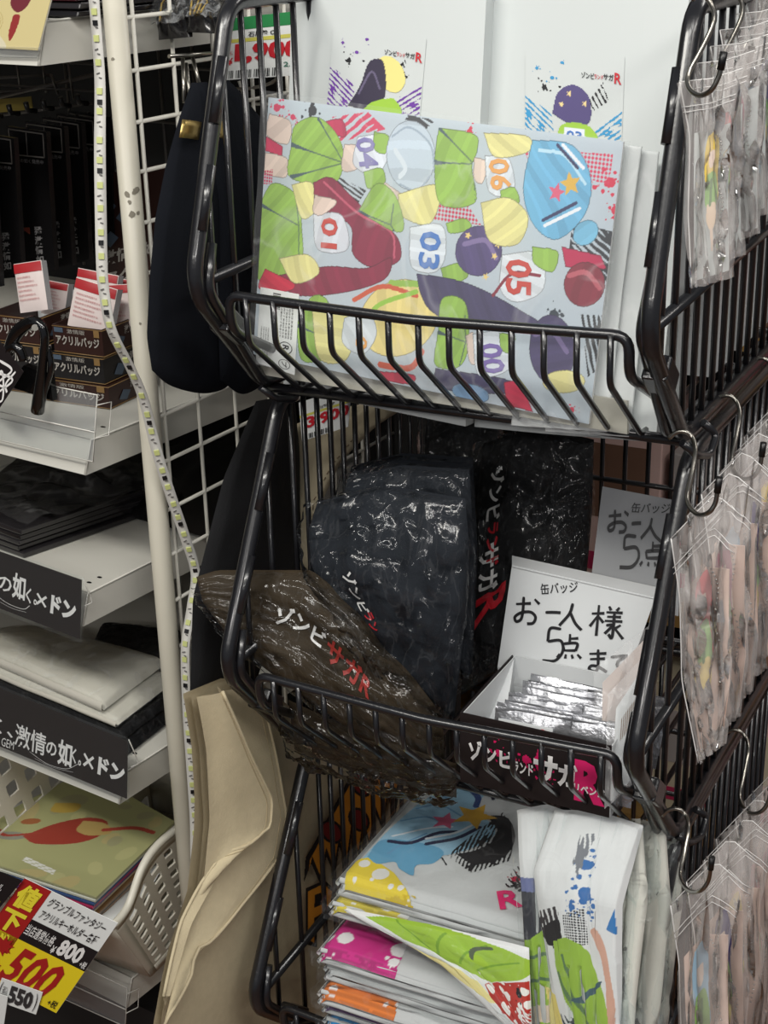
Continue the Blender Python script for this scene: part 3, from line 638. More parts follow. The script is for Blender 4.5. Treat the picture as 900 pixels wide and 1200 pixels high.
for i in range(5):
    y = 1.225+i*.043
    o = build('paper_bag', flatpack(lifted(quad((-.50+.004*i, y-.018, 1.175), (-.318, y-.018, 1.175), (-.312, y+.006, 1.50-.01*(i % 2)), (-.50, y+.006, 1.50)), lambda u, v: .003*math.sin(PI*u)), .030, 6, 6), M_paper if i % 2 else M_gus)
    tag(o, 'plain white paper bag behind the blue-sticker bag, '+['first', 'second', 'third', 'fourth', 'last'][i]+' of five seen through side wires', 'paper bag', 'plain white bags in the top basket')

# ================================================================== tier 2: plastic-wrapped clothing and the badge box
F_wr = film('crinkled clear wrap', haze=0.0, ridge=0.02, scale=40, wr=0.35, rough=0.13, gl=0.24, hcol=(.8, .8, .82), stretch=(1, 1, .5))
M_navy = mat('navy jersey cloth', (17, 23, 32), .85, bump=.3, bscale=400); M_blackc = mat('black jersey cloth', (15, 15, 18), .85, bump=.3, bscale=400)
M_redc = mat('faded red lettering ink', (170, 52, 44), .6)
M_khaki = mat('dark olive brown cloth', (50, 38, 19), .8, bump=.3, bscale=300)
def garment(label, bot, top, left, right, th, m, seed, amp=.004, letter=None, wrap=.004, group=None, nu=36, nv=36, name='wrapped_garment', head=.012, fm=None):
    f = coons(bot, top, left, right); T = thing(name, label, 'clothing', (Vector(bot[0])+Vector(bot[-1]))/2, group)
    mb, F = pillow(f, th, nu, nv, amp, 3.5, seed); build('folded_cloth', mb, m, T)
    if letter: letter(F, T)
    G = coons([Vector(bot[0])+Vector((-.004, -.004, -.004))]+[Vector(p)+Vector((0, -.004, -.004)) for p in bot[1:-1]]+[Vector(bot[-1])+Vector((.004, -.004, -.004))],
              [Vector(p)+Vector((0, -.002, head)) for p in top], [Vector(p)+Vector((-.004, -.003, 0)) for p in left], [Vector(p)+Vector((.004, -.003, 0)) for p in right])
    def hf(u, v):
        q = Vector((u, v, seed*2.3)); n1 = noise.noise(q*5); n2 = noise.noise(q*11+Vector((3, 1, 2))); e = 1-dome(u, v, .3)
        vo = noise.voronoi(Vector((u*3.2+n1*.8, v*5+n2*.8, seed)))[0]; return dome(u, v, .3)*(th+amp)+wrap+wrap*(.8*n1-1.0*abs(n2))+.009*(1-min(1, (vo[1]-vo[0])*2.2))**2*(.3+1.4*abs(n1))+e*.004*noise.noise(q*17)
    mb = MB(); mb.grid(lifted(G, hf), 56, 64, smooth=True); build('clear_wrap', mb, fm or F_wr, T)
    return T, F
def logo_side(marks):
    def fnc(F, T):
        for s, o, U, V, m in marks:
            build('lettering', text_on(MB(), F, s, o, U, V, bold=.03, lift=.0012), m, T)
    return fnc
A_ = lambda *L: [ax(*p) for p in L]
# back row, black packs
garment('wrapped black garment with a white and red side logo, in the middle basket', A_((540, 815, 1.185), (610, 770, 1.20), (686, 690, 1.23)), A_((566, 520, 1.27), (630, 500, 1.27), (696, 515, 1.27)), A_((540, 815, 1.185), (552, 650, 1.22), (566, 520, 1.27)), A_((686, 690, 1.23), (694, 600, 1.25), (696, 515, 1.27)), .016, M_blackc, 11, .006,
        logo_side([('ゾンビ', (.17, .86), (-.01, -.22), (.14, .0), M_wtx), ('ランド', (.19, .63), (-.01, -.16), (.10, 0), M_red), ('サガ', (.12, .56), (-.01, -.19), (.17, .0), M_wtx), ('R', (.10, .36), (-.00, -.12), (.24, .02), M_red)]))
garment('small black wrapped pack at the back of the middle basket, under the white folders', A_((500, 620, 1.33), (585, 620, 1.33)), A_((500, 492, 1.37), (590, 492, 1.37)), A_((500, 620, 1.33), (500, 492, 1.37)), A_((585, 620, 1.33), (590, 492, 1.37)), .02, M_blackc, 12, .006)
ordn = ['farthest back of the row behind the front one', 'third from the front of the row', 'directly behind the front one']
for i, (dy, dx, up) in enumerate(((.105, 8, 14), (.07, 6, 6), (.035, 4, 0))):
    garment('navy wrapped garment in the middle basket, '+ordn[i], A_((390+dx, 700, 1.07+dy), (545+dx, 790, 1.07+dy)), A_((404+dx, 560-up, 1.09+dy), (470, 545-up, 1.09+dy), (546+dx, 550-up, 1.09+dy)), A_((390+dx, 700, 1.07+dy), (380+dx, 640, 1.08+dy), (404+dx, 560-up, 1.09+dy)), A_((545+dx, 790, 1.07+dy), (552+dx, 650, 1.08+dy), (546+dx, 550-up, 1.09+dy)), .012, M_navy, 20+i, .004, group='navy garments in a row', nu=20, nv=20)
garment('front navy wrapped garment with a small white and red side logo', A_((420, 760, 1.07), (480, 800, 1.07), (532, 842, 1.075)), A_((372, 588, 1.10), (450, 568, 1.10), (545, 584, 1.10)), A_((420, 760, 1.07), (364, 660, 1.075), (362, 620, 1.09), (372, 588, 1.10)), A_((532, 842, 1.075), (546, 720, 1.08), (550, 640, 1.09), (545, 584, 1.10)), .016, M_navy, 23, .005, head=.035, letter=
        logo_side([('ゾンビ', (.25, .58), (.05, -.22), (.085, .02), M_wtx), ('ラン', (.32, .36), (.03, -.10), (.07, .03), M_red)]))
# olive pack sagging over the front rail
garment('olive brown wrapped garment sagging over the left end of the middle basket', A_((262, 738, 1.03), (290, 768, 1.032), (335, 802, 1.036), (420, 862, 1.05), (524, 915, 1.07)), A_((230, 676, 1.03), (255, 668, 1.04), (300, 668, 1.055), (365, 668, 1.065), (425, 715, 1.065), (518, 838, 1.06)), A_((262, 738, 1.03), (238, 706, 1.03), (230, 676, 1.03)), A_((524, 915, 1.07), (518, 838, 1.06)), .012, M_khaki, 31, .006,
        logo_side([('ゾンビ', (.28, .56), (.19, -.05), (.02, .17), M_wtx), ('サガR', (.48, .47), (.20, -.04), (.02, .22), M_redc)]), nu=48, head=.016)
garment('second olive wrapped garment lying below the first, behind the rail wires', A_((345, 878, 1.085), (440, 910, 1.085), (535, 935, 1.085)), A_((338, 820, 1.05), (420, 858, 1.05), (535, 895, 1.05)), A_((345, 878, 1.085), (338, 820, 1.05)), A_((535, 935, 1.085), (535, 895, 1.05)), .008, M_khaki, 33, .005)
# --- badge display box
BX0, BX1 = ax(540, 900, 1.035).x, ax(716, 905, 1.035).x; BY0, BY1 = 1.035, 1.15; BZ0 = .846; BZ1 = ax(600, 848, 1.035).z
T = thing('badge_box', 'open black card box of silver packets with a handwritten white lid', 'display box', ((BX0+BX1)/2, BY0, BZ0))
M_bcard = mat('black printed card', (26, 19, 20), .5); M_wcard = mat('white card', (216, 219, 220), .55); M_gcard = mat('grey card fold', (196, 198, 199), .55)
build('front_panel', MB().box(((BX0+BX1)/2, BY0, (BZ0+BZ1)/2), (BX1-BX0, .0012, BZ1-BZ0)), M_bcard, T)
build('back_panel', MB().box(((BX0+BX1)/2, BY1, (BZ0+BZ1)/2), (BX1-BX0, .0012, BZ1-BZ0)), M_wcard, T)
for X in (BX0, BX1):
    mb = MB().hexa([(X-.0006, BY0, BZ0), (X+.0006, BY0, BZ0), (X+.0006, BY1, BZ0), (X-.0006, BY1, BZ0)], [(X-.0006, BY0, BZ1), (X+.0006, BY0, BZ1), (X+.0006, BY1, BZ1), (X-.0006, BY1, BZ1)]); build('side_panel', mb, M_bcard if X == BX0 else M_wcard, T)
X = BX0+.0015; build('side_lining', MB().hexa([(X, BY0+.002, BZ0), (X+.0006, BY0+.002, BZ0), (X+.03, BY0+.002, BZ0), (X, BY1, BZ0)], [(X, BY0+.002, BZ1-.001), (X+.0006, BY0+.002, BZ1-.001), (X+.0006, BY1, BZ1-.001), (X, BY1, BZ1-.001)]), M_wcard, T)
build('floor_panel', MB().box(((BX0+BX1)/2, (BY0+BY1)/2, BZ0+.0005), (BX1-BX0, BY1-BY0, .001)), M_wcard, T)
ff = quad((BX0, BY0-.0008, BZ0), (BX1, BY0-.0008, BZ0), (BX1, BY0-.0008, BZ1), (BX0, BY0-.0008, BZ1))
mb = MB(); text_on(mb, ff, 'ゾン', (.06, .36), (.19, -.0), (0, .30), bold=.04); text_on(mb, ff, 'ビ', (.27, .36), (.10, 0), (0, .26), bold=.04); text_on(mb, ff, 'ランド', (.36, .33), (.14, 0), (0, .17), bold=.03); text_on(mb, ff, 'サ', (.50, .28), (.16, 0), (0, .40), bold=.05); text_on(mb, ff, 'ガ', (.66, .29), (.13, 0), (0, .34), bold=.05); text_on(mb, ff, 'リベンジ', (.77, .27), (.20, -.01), (0, .12), bold=.03, lift=.0009)
build('logo_lettering', mb, M_wtx, T)
mb = MB(); text_on(mb, ff, 'R', (.77, .14), (.20, 0), (0, .58), bold=.05, lift=.0004); build('logo_letter', mb, M_mag, T)
I = Ink(160, 60); [I.splat(x, y, r, (200, 24, 90), 16, i) for i, (x, y, r) in enumerate(((.26, .55, .14), (.36, .50, .12), (.45, .55, .16), (.54, .58, .2), (.60, .42, .12), (.86, .5, .1)))]
print_on('logo_splatter', I, ff, M_inkm, T, .0003)
# standing lid
lid = quad(ax(583, 782, 1.152), ax(728, 812, 1.152), ax(768, 700, 1.175), ax(600, 662, 1.175))
L1 = build('lid', flatpack(lid, .0012, 2, 2), M_wcard, T)
build('lid_flap', flatpack(quad(ax(600, 664, 1.174), ax(768, 702, 1.174), ax(770, 688, 1.19), ax(600, 651, 1.19)), .001, 1, 1), M_gcard, T)
build('lid_base', flatpack(quad(ax(586, 800, 1.149), ax(722, 826, 1.149), ax(728, 812, 1.151), ax(583, 782, 1.151)), .001, 1, 1), M_gcard, T)
M_pen = mat('black marker pen', (28, 27, 30), .45)
LQ = ((583, 782), (728, 812), (768, 700), (600, 662)); li = lambda x, y: inv(x, y, q=LQ)
mb = MB()
def marker(mb, fn, iv, strokes, ox, oy, s, wd=.0145, rot=.0, asp=1.35):
    c, n = math.cos(rot), math.sin(rot)
    for st in strokes: stroke_on(mb, fn, [iv(ox+(x*c-y*n)*s, oy+(x*n+y*c)*s) for x, y in st], wd, lift=.0008, asp=asp)
G_O = [[(.05, .30), (.62, .22)], [(.32, .0), (.34, .5), (.30, .85), (.12, .95), (.06, .78), (.3, .60), (.65, .55), (.85, .72), (.78, .95), (.55, 1.0)], [(.75, .05), (.95, .22)]]
G_1 = [[(0, .08), (.5, .02), (1, .0)]]
G_H = [[(.48, 0), (.40, .45), (.05, 1.0)], [(.42, .38), (.7, .8), (1.0, 1.05)]]
G_5 = [[(.62, .02), (.28, .02), (.22, .42)], [(.22, .42), (.62, .38), (.70, .70), (.48, 1.0), (.08, 1.02)]]
G_T = [[(.5, 0), (.5, .42)], [(.5, .2), (.85, .16)], [(.22, .42), (.28, .72)], [(.22, .42), (.80, .38), (.76, .70)], [(.28, .70), (.76, .68)], [(.10, .85), (.0, 1.02)], [(.36, .86), (.34, 1.04)], [(.60, .86), (.66, 1.02)], [(.84, .84), (1.0, 1.0)]]
G_S = [[(.02, .30), (.42, .24)], [(.22, .0), (.24, 1.0)], [(.22, .35), (.0, .72)], [(.24, .36), (.42, .55)], [(.55, .0), (.62, .12)], [(.88, .0), (.80, .12)], [(.48, .2), (1.0, .16)], [(.52, .34), (.96, .30)], [(.46, .48), (1.02, .44)], [(.74, .16), (.75, .98), (.62, .9)], [(.52, .62), (.72, .60), (.5, .9)], [(.98, .56), (.80, .70)], [(.78, .66), (1.1, 1.0)]]
G_M = [[(.1, .22), (.85, .16)], [(.14, .46), (.8, .40)], [(.48, .0), (.50, .8), (.36, 1.0), (.12, .92), (.2, .76), (.5, .78), (.9, 1.0)]]
G_D = [[(.05, .3), (.9, .18), (.5, .45), (.42, .75), (.8, .95)], [(.8, .5), (.9, .62)], [(.95, .42), (1.05, .54)]]
marker(mb, lid, li, G_O, 605, 698, 31, rot=.1); marker(mb, lid, li, G_1, 641, 716, 18, rot=.1); marker(mb, lid, li, G_H, 660, 705, 28, rot=.15); marker(mb, lid, li, G_S, 696, 708, 36, rot=.12)
marker(mb, lid, li, G_5, 636, 735, 38, rot=.05); marker(mb, lid, li, G_T, 656, 742, 28, rot=.05); marker(mb, lid, li, G_M, 690, 760, 26, rot=.05); marker(mb, lid, li, G_D, 716, 763, 22, rot=.05)
pixtext(mb, lid, li, '缶バッジ', (636, 697), (680, 694), (634, 684), bold=.01, shear=.1, lift=.0008)
build('handwriting', mb, M_pen, L1)
# silver packets
M_foil = mat('silver foil', (198, 199, 203), .26, metal=.85, bump=.7, bscale=90, bdist=.002)
foil = None; R = random.Random(5)
labs = ['foremost silver foil packet, showing the small printed label'] + ['silver foil packet standing in the badge box behind the labelled one']*11
for i in range(18):
    col, row = i % 2, i//2; y = BY0+.008+row*.0112+col*.004; x0 = BX0+.022+col*.056+R.uniform(-.003, .003); x1 = x0+.066
    zt = BZ1-.002-row*.0016+R.uniform(-.002, .002)
    f = quad((x0, y, BZ0+.004), (x1, y+.002, BZ0+.004), (x1+.001, y+.016, zt+R.uniform(-.003, .002)), (x0, y+.014, zt))
    T2 = thing('silver_packet', labs[0] if i == 0 else 'silver foil packet in the badge box, %s column, %s row from the front' % (['left', 'right'][col], ['first', 'second', 'third', 'fourth', 'fifth', 'sixth', 'seventh', 'eighth', 'ninth'][row]), 'packet', (x0, y, BZ0+.004), 'silver packets in the badge box')
    if i == 0: del T2['group']
    mb, F = pillow(f, .0035, 12, 10, .002, 3, i, p=.5); build('pouch', mb, M_foil, T2)
    tq = lifted(f, .0012); s0 = build('sealed_edge', MB().grid(folds(lambda u, v: f(u, .93+.09*v), .0012, 3, i), 14, 2), M_foil, T2)
    if i == 0:
        g = quad(f(.08, .66)+Vector((0, -.006, 0)), f(.80, .66)+Vector((0, -.006, 0)), f(.80, .90)+Vector((0, -.005, 0)), f(.08, .90)+Vector((0, -.005, 0))); lb_ = build('label', flatpack(g, .0004, 1, 1), M_wcard, T2)
        build('lettering', text_on(MB(), g, 'ゾンビランドサガ', (.08, .3), (.70, 0), (0, .45), bold=.03), M_txt, lb_); build('lettering', text_on(MB(), g, 'R', (.80, .2), (.12, 0), (0, .65), bold=.03), M_red, lb_)
# rear grey card
T = thing('handwritten_card', 'grey handwritten card standing behind the white lid', 'card', ax(740, 690, 1.2))
RQ = ((694, 682), (795, 706), (800, 588), (706, 570)); rc = quad(ax(690, 700, 1.2), ax(795, 722, 1.2), ax(800, 588, 1.235), ax(706, 570, 1.235))
build('card', flatpack(rc, .0012, 2, 2), mat('grey card', (150, 152, 155), .6), T)
RQ = ((690, 700), (795, 722), (800, 588), (706, 570)); ri = lambda x, y: inv(x, y, q=RQ); mb = MB()
marker(mb, rc, ri, G_O, 713, 597, 26, .017, .05); marker(mb, rc, ri, G_1, 741, 613, 11, .017, .0); marker(mb, rc, ri, G_H, 753, 606, 25, .017, .1); marker(mb, rc, ri, G_5, 724, 628, 36, .017, .0); marker(mb, rc, ri, G_T, 752, 634, 28, .017, .05)
pixtext(mb, rc, ri, '缶バッジ', (740, 601), (785, 602), (742, 589), bold=.01, lift=.0008); build('handwriting', mb, M_pen, T)
# wrapped cards in front of the right side panel
F_mil = film('milky ziplock film', haze=0.22, ridge=0.16, scale=14, wr=0.6, rough=0.15, gl=0.2, hcol=(.85, .84, .84), stretch=(1, 1, .5))
M_pink = mat('pale pink backing card', (214, 196, 188), .6); M_bar = mat('brown printed bars', (120, 92, 66), .6)
for i, (pts, lab) in enumerate(((((716, 940, 1.02), (752, 900, 1.05), (762, 770, 1.09), (722, 830, 1.06)), 'clear sleeve with a barcode card beside the badge box'),
                               (((706, 905, 1.06), (742, 915, 1.09), (765, 740, 1.13), (706, 800, 1.10)), 'second clear sleeve with a pink-edged card, behind the barcode one'))):
    f = quad(*[ax(*p) for p in pts]); T = thing('sleeved_card', lab, 'card', f(.5, 0)); build('card', flatpack(f, .002, 2, 2), M_wcard if i == 0 else M_pink, T)
    if i == 0:
        mb = MB(); [mb.add([f(a, .55)+Vector((0, -.001, 0)), f(a+.03, .57)+Vector((0, -.001, 0)), f(a+.03, .80)+Vector((0, -.001, 0)), f(a, .78)+Vector((0, -.001, 0))], [(0, 1, 2, 3)]) for a in [.2+.06*k for k in range(9)]]; build('barcode', mb, M_bar, T)
    G = quad(*[ax(p[0]+d, p[1]+e, p[2]-.006) for p, d, e in zip(pts, (-8, 4, 6, -10), (8, 6, -16, -16))]); film_sheet('sleeve', G, F_mil, T, 16, 20, amp=.003, s=3, seed=i)

# ================================================================== tier 3: folded T-shirts in bags
M_cloth = mat('white cotton jersey', (190, 192, 192), .85, bump=.2, bscale=250)
F_shirt = film('thin clear shirt bag', haze=0.02, ridge=0.03, scale=22, wr=0.2, rough=0.12, gl=0.10, hcol=(.85, .85, .86), stretch=(1, 1, 1))
SX0, SX1 = -.592, -.398
def fold_stack(label, x0, x1, y0, y1, z0, z1, seed, art=None, tilt_=0.0, w=120, h=110, fold=True):
    """folded shirt: rounded fold along the left and front, lying flat"""
    T = thing('folded_shirt', label, 'T-shirt', ((x0+x1)/2, y0, z0), 'folded printed shirts in the lowest basket')
    t = z1-z0
    def top(u, v):
        x = x0+(x1-x0)*u; y = y0+(y1-y0)*v; e = max(0, 1-v*18); g = max(0, 1-u*16)
        z = z1-(.5*t)*(1-math.sqrt(max(0, 1-e*e)))-(.4*t)*(1-math.sqrt(max(0, 1-g*g)))+.0022*noise.noise(Vector((u*3, v*3, seed)))+tilt_*v
        return Vector((x-.006*e*(u-.3), y, z))
    nlay = 3; mb = MB().grid(top, 30, 26); build('cloth', mb, M_cloth, T)
    for i in range(nlay):
        za = z0+t*(i+.5)/nlay*.8
        f = quad((x0+.004*(i % 2), y0+.002+.0015*i, za-t*.16), (x1, y0+.002+.0015*i, za-t*.16), (x1, y0+.002+.0015*i, za+t*.16), (x0+.004*(i % 2), y0+.002+.0015*i, za+t*.16))
        mb = MB(); mb.grid(lambda u, v, f=f, i=i: f(u, v)+Vector((0, -.0022*math.sin(PI*v)+.001*noise.noise(Vector((u*6, i, seed))), .001*noise.noise(Vector((u*4, i*3, seed))))), 20, 5)
        mb.grid(lambda u, v, za=za, i=i: Vector((x0+.004*(i % 2)-.0025*math.sin(PI*v), y0+(y1-y0)*u, za+t*.16*(2*v-1))), 10, 4, flip=True); build('fold_layer', mb, M_cloth, T)
    if art: print_on('shirt_print', art, top, M_inkm, T, .0005)
    mb = MB(); mb.grid(lambda u, v: top(u, v)+Vector((-.005+.012*(u-.3)*0, -.003, .0025+.0035*(lambda q: q[1]-q[0])(noise.voronoi(Vector((u*5, v*4, seed)))[0]))), 36, 30, smooth=False)
    mb.grid(lambda u, v: Vector((x0-.005+(x1-x0+.008)*u, y0-.006-.003*noise.noise(Vector((u*7, v*2, seed))), z0+t*v*1.0)), 30, 4, smooth=False)
    mb.grid(lambda u, v: Vector((x0-.008-.004*noise.noise(Vector((u*7, v*2, seed+3))), y0-.004+(y1-y0)*u, z0+t*v)), 20, 4, smooth=False)
    build('clear_bag', mb, F_shirt, T); return T, top
def bubbles(I, P, col, seed, n=10):
    m = I.poly(P, col); R = random.Random(seed)
    xs = [p[0] for p in P]; ys = [p[1] for p in P]
    for i in range(n):
        r = .012+.04*R.random()**2; I.ell(R.uniform(min(xs), max(xs)), R.uniform(min(ys), max(ys)), r, r, (226, 226, 226), clip=m)
    I.brush([(min(xs), 0), (max(xs), 0), (max(xs), .03), (min(xs), .035)], 0, .02, tuple(int(c*.85) for c in col), seed)
def art_top():
    I = Ink(300, 270)
    def q(*a): 
        o = []
        for k in range(0, len(a), 2): p = hz(a[k], a[k+1], .716); o.append(((p.x-SX0)/(SX1-SX0), (p.y-1.030)/.195))
        return o
    Y1 = q(396, 1040, 412, 1008, 432, 1002, 462, 1022, 484, 1052); m = I.poly(Y1, (216, 194, 60)); R = random.Random(3)
    for x, y, r in ((427, 1012, .05), (446, 1024, .075), (470, 1040, .03), (458, 1038, .025), (436, 1030, .02), (478, 1050, .02), (415, 1028, .02)): I.ell(*q(x, y)[0], r*.6, r*.6, (216, 216, 214), clip=m)
    I.brush(q(396, 1042, 400, 1034, 488, 1048, 486, 1058), 0, .02, (196, 170, 40), 3)
    LB, MBl, DB = (146, 184, 206), (98, 156, 188), (30, 34, 66)
    I.poly(q(424, 1006, 460, 968, 500, 936, 540, 920, 572, 918, 560, 950, 580, 968, 574, 986, 540, 1000, 510, 1004, 478, 1000), LB, curve=True)
    I.poly(q(430, 1004, 450, 984, 500, 990, 520, 1000, 508, 1012, 488, 1014, 484, 1026, 468, 1018, 462, 1010, 442, 1012), MBl, curve=True)
    for a in ((470, 962, 500, 958, 520, 966), (488, 948, 516, 944, 540, 956), (500, 978, 470, 990, 455, 1000), (515, 930, 530, 940)): I.line(q(*a), .006, (104, 150, 184))
    I.line(q(456, 986, 482, 988, 512, 978, 535, 976), .013, DB); I.line(q(460, 980, 500, 972, 530, 970), .006, (216, 220, 224)); I.line(q(500, 990, 535, 984, 562, 970), .013, DB); I.line(q(500, 984, 532, 978, 556, 966), .008, (216, 220, 224))
    I.line(q(548, 922, 560, 934, 558, 944), .018, (44, 66, 120)); I.line(q(572, 918, 578, 936), .012, (26, 28, 50))
    I.brush(q(524, 1004, 552, 1024, 598, 1010, 604, 980, 590, 950), 1.4, .02, (26, 24, 26), 4)
    I.poly(q(534, 1002, 556, 1014, 590, 1006, 604, 984, 596, 958, 572, 956, 582, 972, 576, 988, 556, 998), (26, 24, 26), curve=True)
    I.star(*q(522, 963)[0], .085, (206, 92, 124), .5); I.star(*q(556, 956)[0], .13, (206, 160, 50), .25)
    I.line(q(518, 1006, 523, 1014), .006, (40, 40, 44))
    I.splat(*q(604, 1030)[0], .05, (170, 28, 60), 12, 4); I.brush(q(590, 1040, 600, 1020, 612, 1012, 612, 1040), .6, .03, (40, 26, 30), 2)
    return I
T, top = fold_stack('topmost folded T-shirt, white with light blue swirls and a gold star', SX0, SX1, 1.030, 1.225, .694, .716, 1, art_top())
mb = MB(); text_on(mb, top, 'サガ', (.80, .22), (.13, .13), (-.04, .07), bold=.03, lift=.0014); build('lettering', mb, M_txt, T)
build('lettering', text_on(MB(), top, 'R', (.80, .08), (.09, .07), (-.07, .12), bold=.03, lift=.0014), M_mag, T)
def art_corner(c, seed, P=None):
    I = Ink(160, 140); bubbles(I, P or [(.0, .0), (.40, .0), (.34, .34), (.0, .5)], c, seed, 12); return I
fold_stack('white folded T-shirt with a yellow printed corner, just below the topmost', SX0-.004, SX1, 1.022, 1.22, .676, .693, 2, art_corner((214, 196, 70), 2))
fold_stack('folded T-shirt with a magenta printed corner and white bubbles', SX0-.006, SX1, 1.000, 1.20, .638, .655, 3, art_corner((196, 40, 128), 5))
fold_stack('plain white folded T-shirt between the magenta and the orange ones', SX0-.002, SX1, 1.004, 1.20, .617, .636, 4, None)
fold_stack('folded T-shirt with an orange printed corner and white bubbles', SX0-.003, SX1, .992, 1.19, .598, .615, 5, art_corner((224, 122, 48), 8))
fold_stack('folded T-shirt with a purple printed corner, below the orange one', SX0-.004, SX1, 1.000, 1.19, .582, .596, 6, art_corner((92, 56, 116), 9))
fold_stack('folded T-shirt with a bright blue printed corner, lowest in view', SX0-.002, SX1, .998, 1.19, .562, .580, 7, art_corner((40, 132, 190), 10))
fold_stack('plain white folded T-shirt under the blue-cornered one', SX0, SX1, 1.02, 1.19, .440, .560, 8, None)
# green and red shirt sliding out at the front
def soft_pack(label, bot, top_, left, right, th, seed, art, fm=None, amp=.003, wrapamp=.0016, nu=30, nv=36, cat='T-shirt', base=None, lift=.0016, name='wrapped_shirt', hump=.0):
    f = coons(bot, top_, left, right)
    if amp: f = folds(f, amp, 1.5, seed, (2.4, .8))
    T = thing(name, label, cat, (Vector(bot[0])+Vector(bot[-1]))/2)
    mb, F = pillow(f, th, nu, nv, .002, 3, seed, p=.25); build('cloth', mb, base or M_cloth, T)
    if art: print_on('shirt_print', art, F, M_inkm, T, lift)
    def hf(u, v):
        vo = noise.voronoi(Vector((u*4, v*6, seed)))[0]; return th+.003+wrapamp*(vo[1]-vo[0])+.0025*noise.noise(Vector((u*5, v*2.2, seed)))
    G = lambda u, v: f(-.04+1.08*u if 0 else u, v)
    mb = MB(); mb.grid(lifted(G, hf), 44, 56, smooth=False); build('clear_bag', mb, fm or F_shirt, T); return T, F
def art_green():
    I = Ink(220, 150, (222, 224, 224)); G1, G2 = (150, 184, 62), (118, 156, 52)
    I.poly([(0, .62), (.12, .55), (.30, .40), (.42, .26), (.36, .16), (.0, .4)], (230, 218, 150), curve=True)
    m = I.poly([(.10, .96), (.30, 1.0), (.70, .98), (1.0, .86), (.98, .62), (.80, .50), (.52, .40), (.34, .52), (.14, .74)], G1, curve=True)
    for a, b in (((.30, .62), (.56, .95)), ((.42, .56), (.78, .92)), ((.54, .52), (.95, .80)), ((.30, .7), (.3, .98))): I.line([a, b], .010, G2, clip=m); 
    I.line([(.60, .68), (.68, .82), (.80, .90)], .02, (84, 96, 74), clip=m)
    I.poly([(.36, .16), (.46, .36), (.80, .48), (1.0, .58), (1.0, 0), (.5, 0)], (176, 52, 44)); R = random.Random(3)
    for i in range(40): x, y = R.uniform(.4, 1), R.uniform(.02, .5); r = .006+.05*R.random()**3; I.ell(x, y, r, r, (228, 226, 222))
    I.splat(.90, .38, .09, (26, 24, 26), 8, 3); I.brush([(.72, .0), (1, .0), (1, .18), (.86, .14)], .5, .05, (222, 222, 220), 3); return I
soft_pack('green and red printed T-shirt in a clear bag sliding forward over the folded stack', A_((600, 1204, .985), (621, 1200, .985)), A_((404, 1066, 1.018), (500, 1084, 1.012), (620, 1112, 1.008)), A_((600, 1204, .985), (520, 1128, 1.0), (450, 1090, 1.01), (404, 1066, 1.018)), A_((621, 1200, .985), (620, 1112, 1.008)), .006, 5, art_green(), amp=.001)
# upright shirts on the right
def art_up1():
    I = Ink(70, 260, (216, 218, 218)); G = (146, 182, 64)
    I.poly([(0, .68), (1, .62), (1, .40), (0, .42)], (54, 56, 64)); I.poly([(0, .72), (1, .68), (1, .62), (0, .66)], (110, 118, 160)); I.poly([(0, .44), (1, .52), (1, .0), (0, .0)], G)
    I.line([(0, .36), (1, .40)], .008, (88, 118, 84)); I.line([(0, .26), (1, .28)], .008, (88, 118, 84)); I.poly([(.0, .14), (1, .17), (1, .09), (.0, .06)], (226, 206, 186)); I.poly([(.55, .24), (1, .2), (1, 0), (.7, 0)], (226, 210, 130)); return I
def art_up2():
    I = Ink(150, 320, (218, 220, 220)); G = (150, 184, 70)
    for x, y, r, s in ((.55, .78, .05, 1), (.60, .66, .06, 2), (.48, .60, .03, 3), (.66, .58, .03, 4)): I.splat(x, y, r, (60, 110, 170), 18, s)
    I.brush([(.42, .90), (.56, .92), (.52, .72), (.44, .78)], 1.3, .02, (120, 124, 130), 4); I.dots([(.36, .56), (.58, .60), (.62, .44), (.38, .42)], .012, .38, (40, 40, 44))
    I.brush([(.0, .56), (.30, .60), (.34, .44), (.16, .40), (.05, .46)], 1.4, .03, (60, 56, 58), 8); I.poly([(.08, .50), (.30, .54), (.28, .44), (.1, .42)], (36, 34, 36), curve=True)
    m = I.poly([(.20, .44), (.40, .46), (.62, .40), (.80, .24), (.86, .0), (.30, .0), (.18, .20)], G, curve=True)
    I.line([(.74, .50), (.86, .34), (.92, .0)], .02, (206, 160, 140)); I.poly([(.86, .52), (.96, .62), (.98, .5)], (60, 120, 180))
    I.line([(.30, .38), (.42, .20), (.60, .06)], .008, (96, 126, 84), clip=m); I.poly([(.38, .18), (.80, .28), (.78, .25), (.5, .17)], (70, 96, 106)); I.line([(.22, .3), (.36, .1)], .008, (96, 126, 84), clip=m)
    I.poly([(.02, .34), (.14, .38), (.28, .16), (.34, .06), (.20, .05), (.08, .2)], (216, 218, 218), curve=True); I.brush([(.16, .12), (.36, .10), (.32, -.0), (.22, .02)], .9, .03, (50, 60, 66), 3)
    I.poly([(.0, .22), (.10, .2), (.2, 0), (0, 0)], (222, 206, 120)); return I
soft_pack('white and green printed T-shirt packed upright beside the folded stack', A_((622, 1215, 1.00), (665, 1215, 1.0)), A_((608, 950, 1.06), (640, 944, 1.06), (668, 952, 1.06)), A_((622, 1215, 1.00), (616, 1060, 1.03), (608, 950, 1.06)), A_((665, 1215, 1.00), (664, 1060, 1.03), (668, 952, 1.06)), .008, 15, art_up1(), amp=.002)
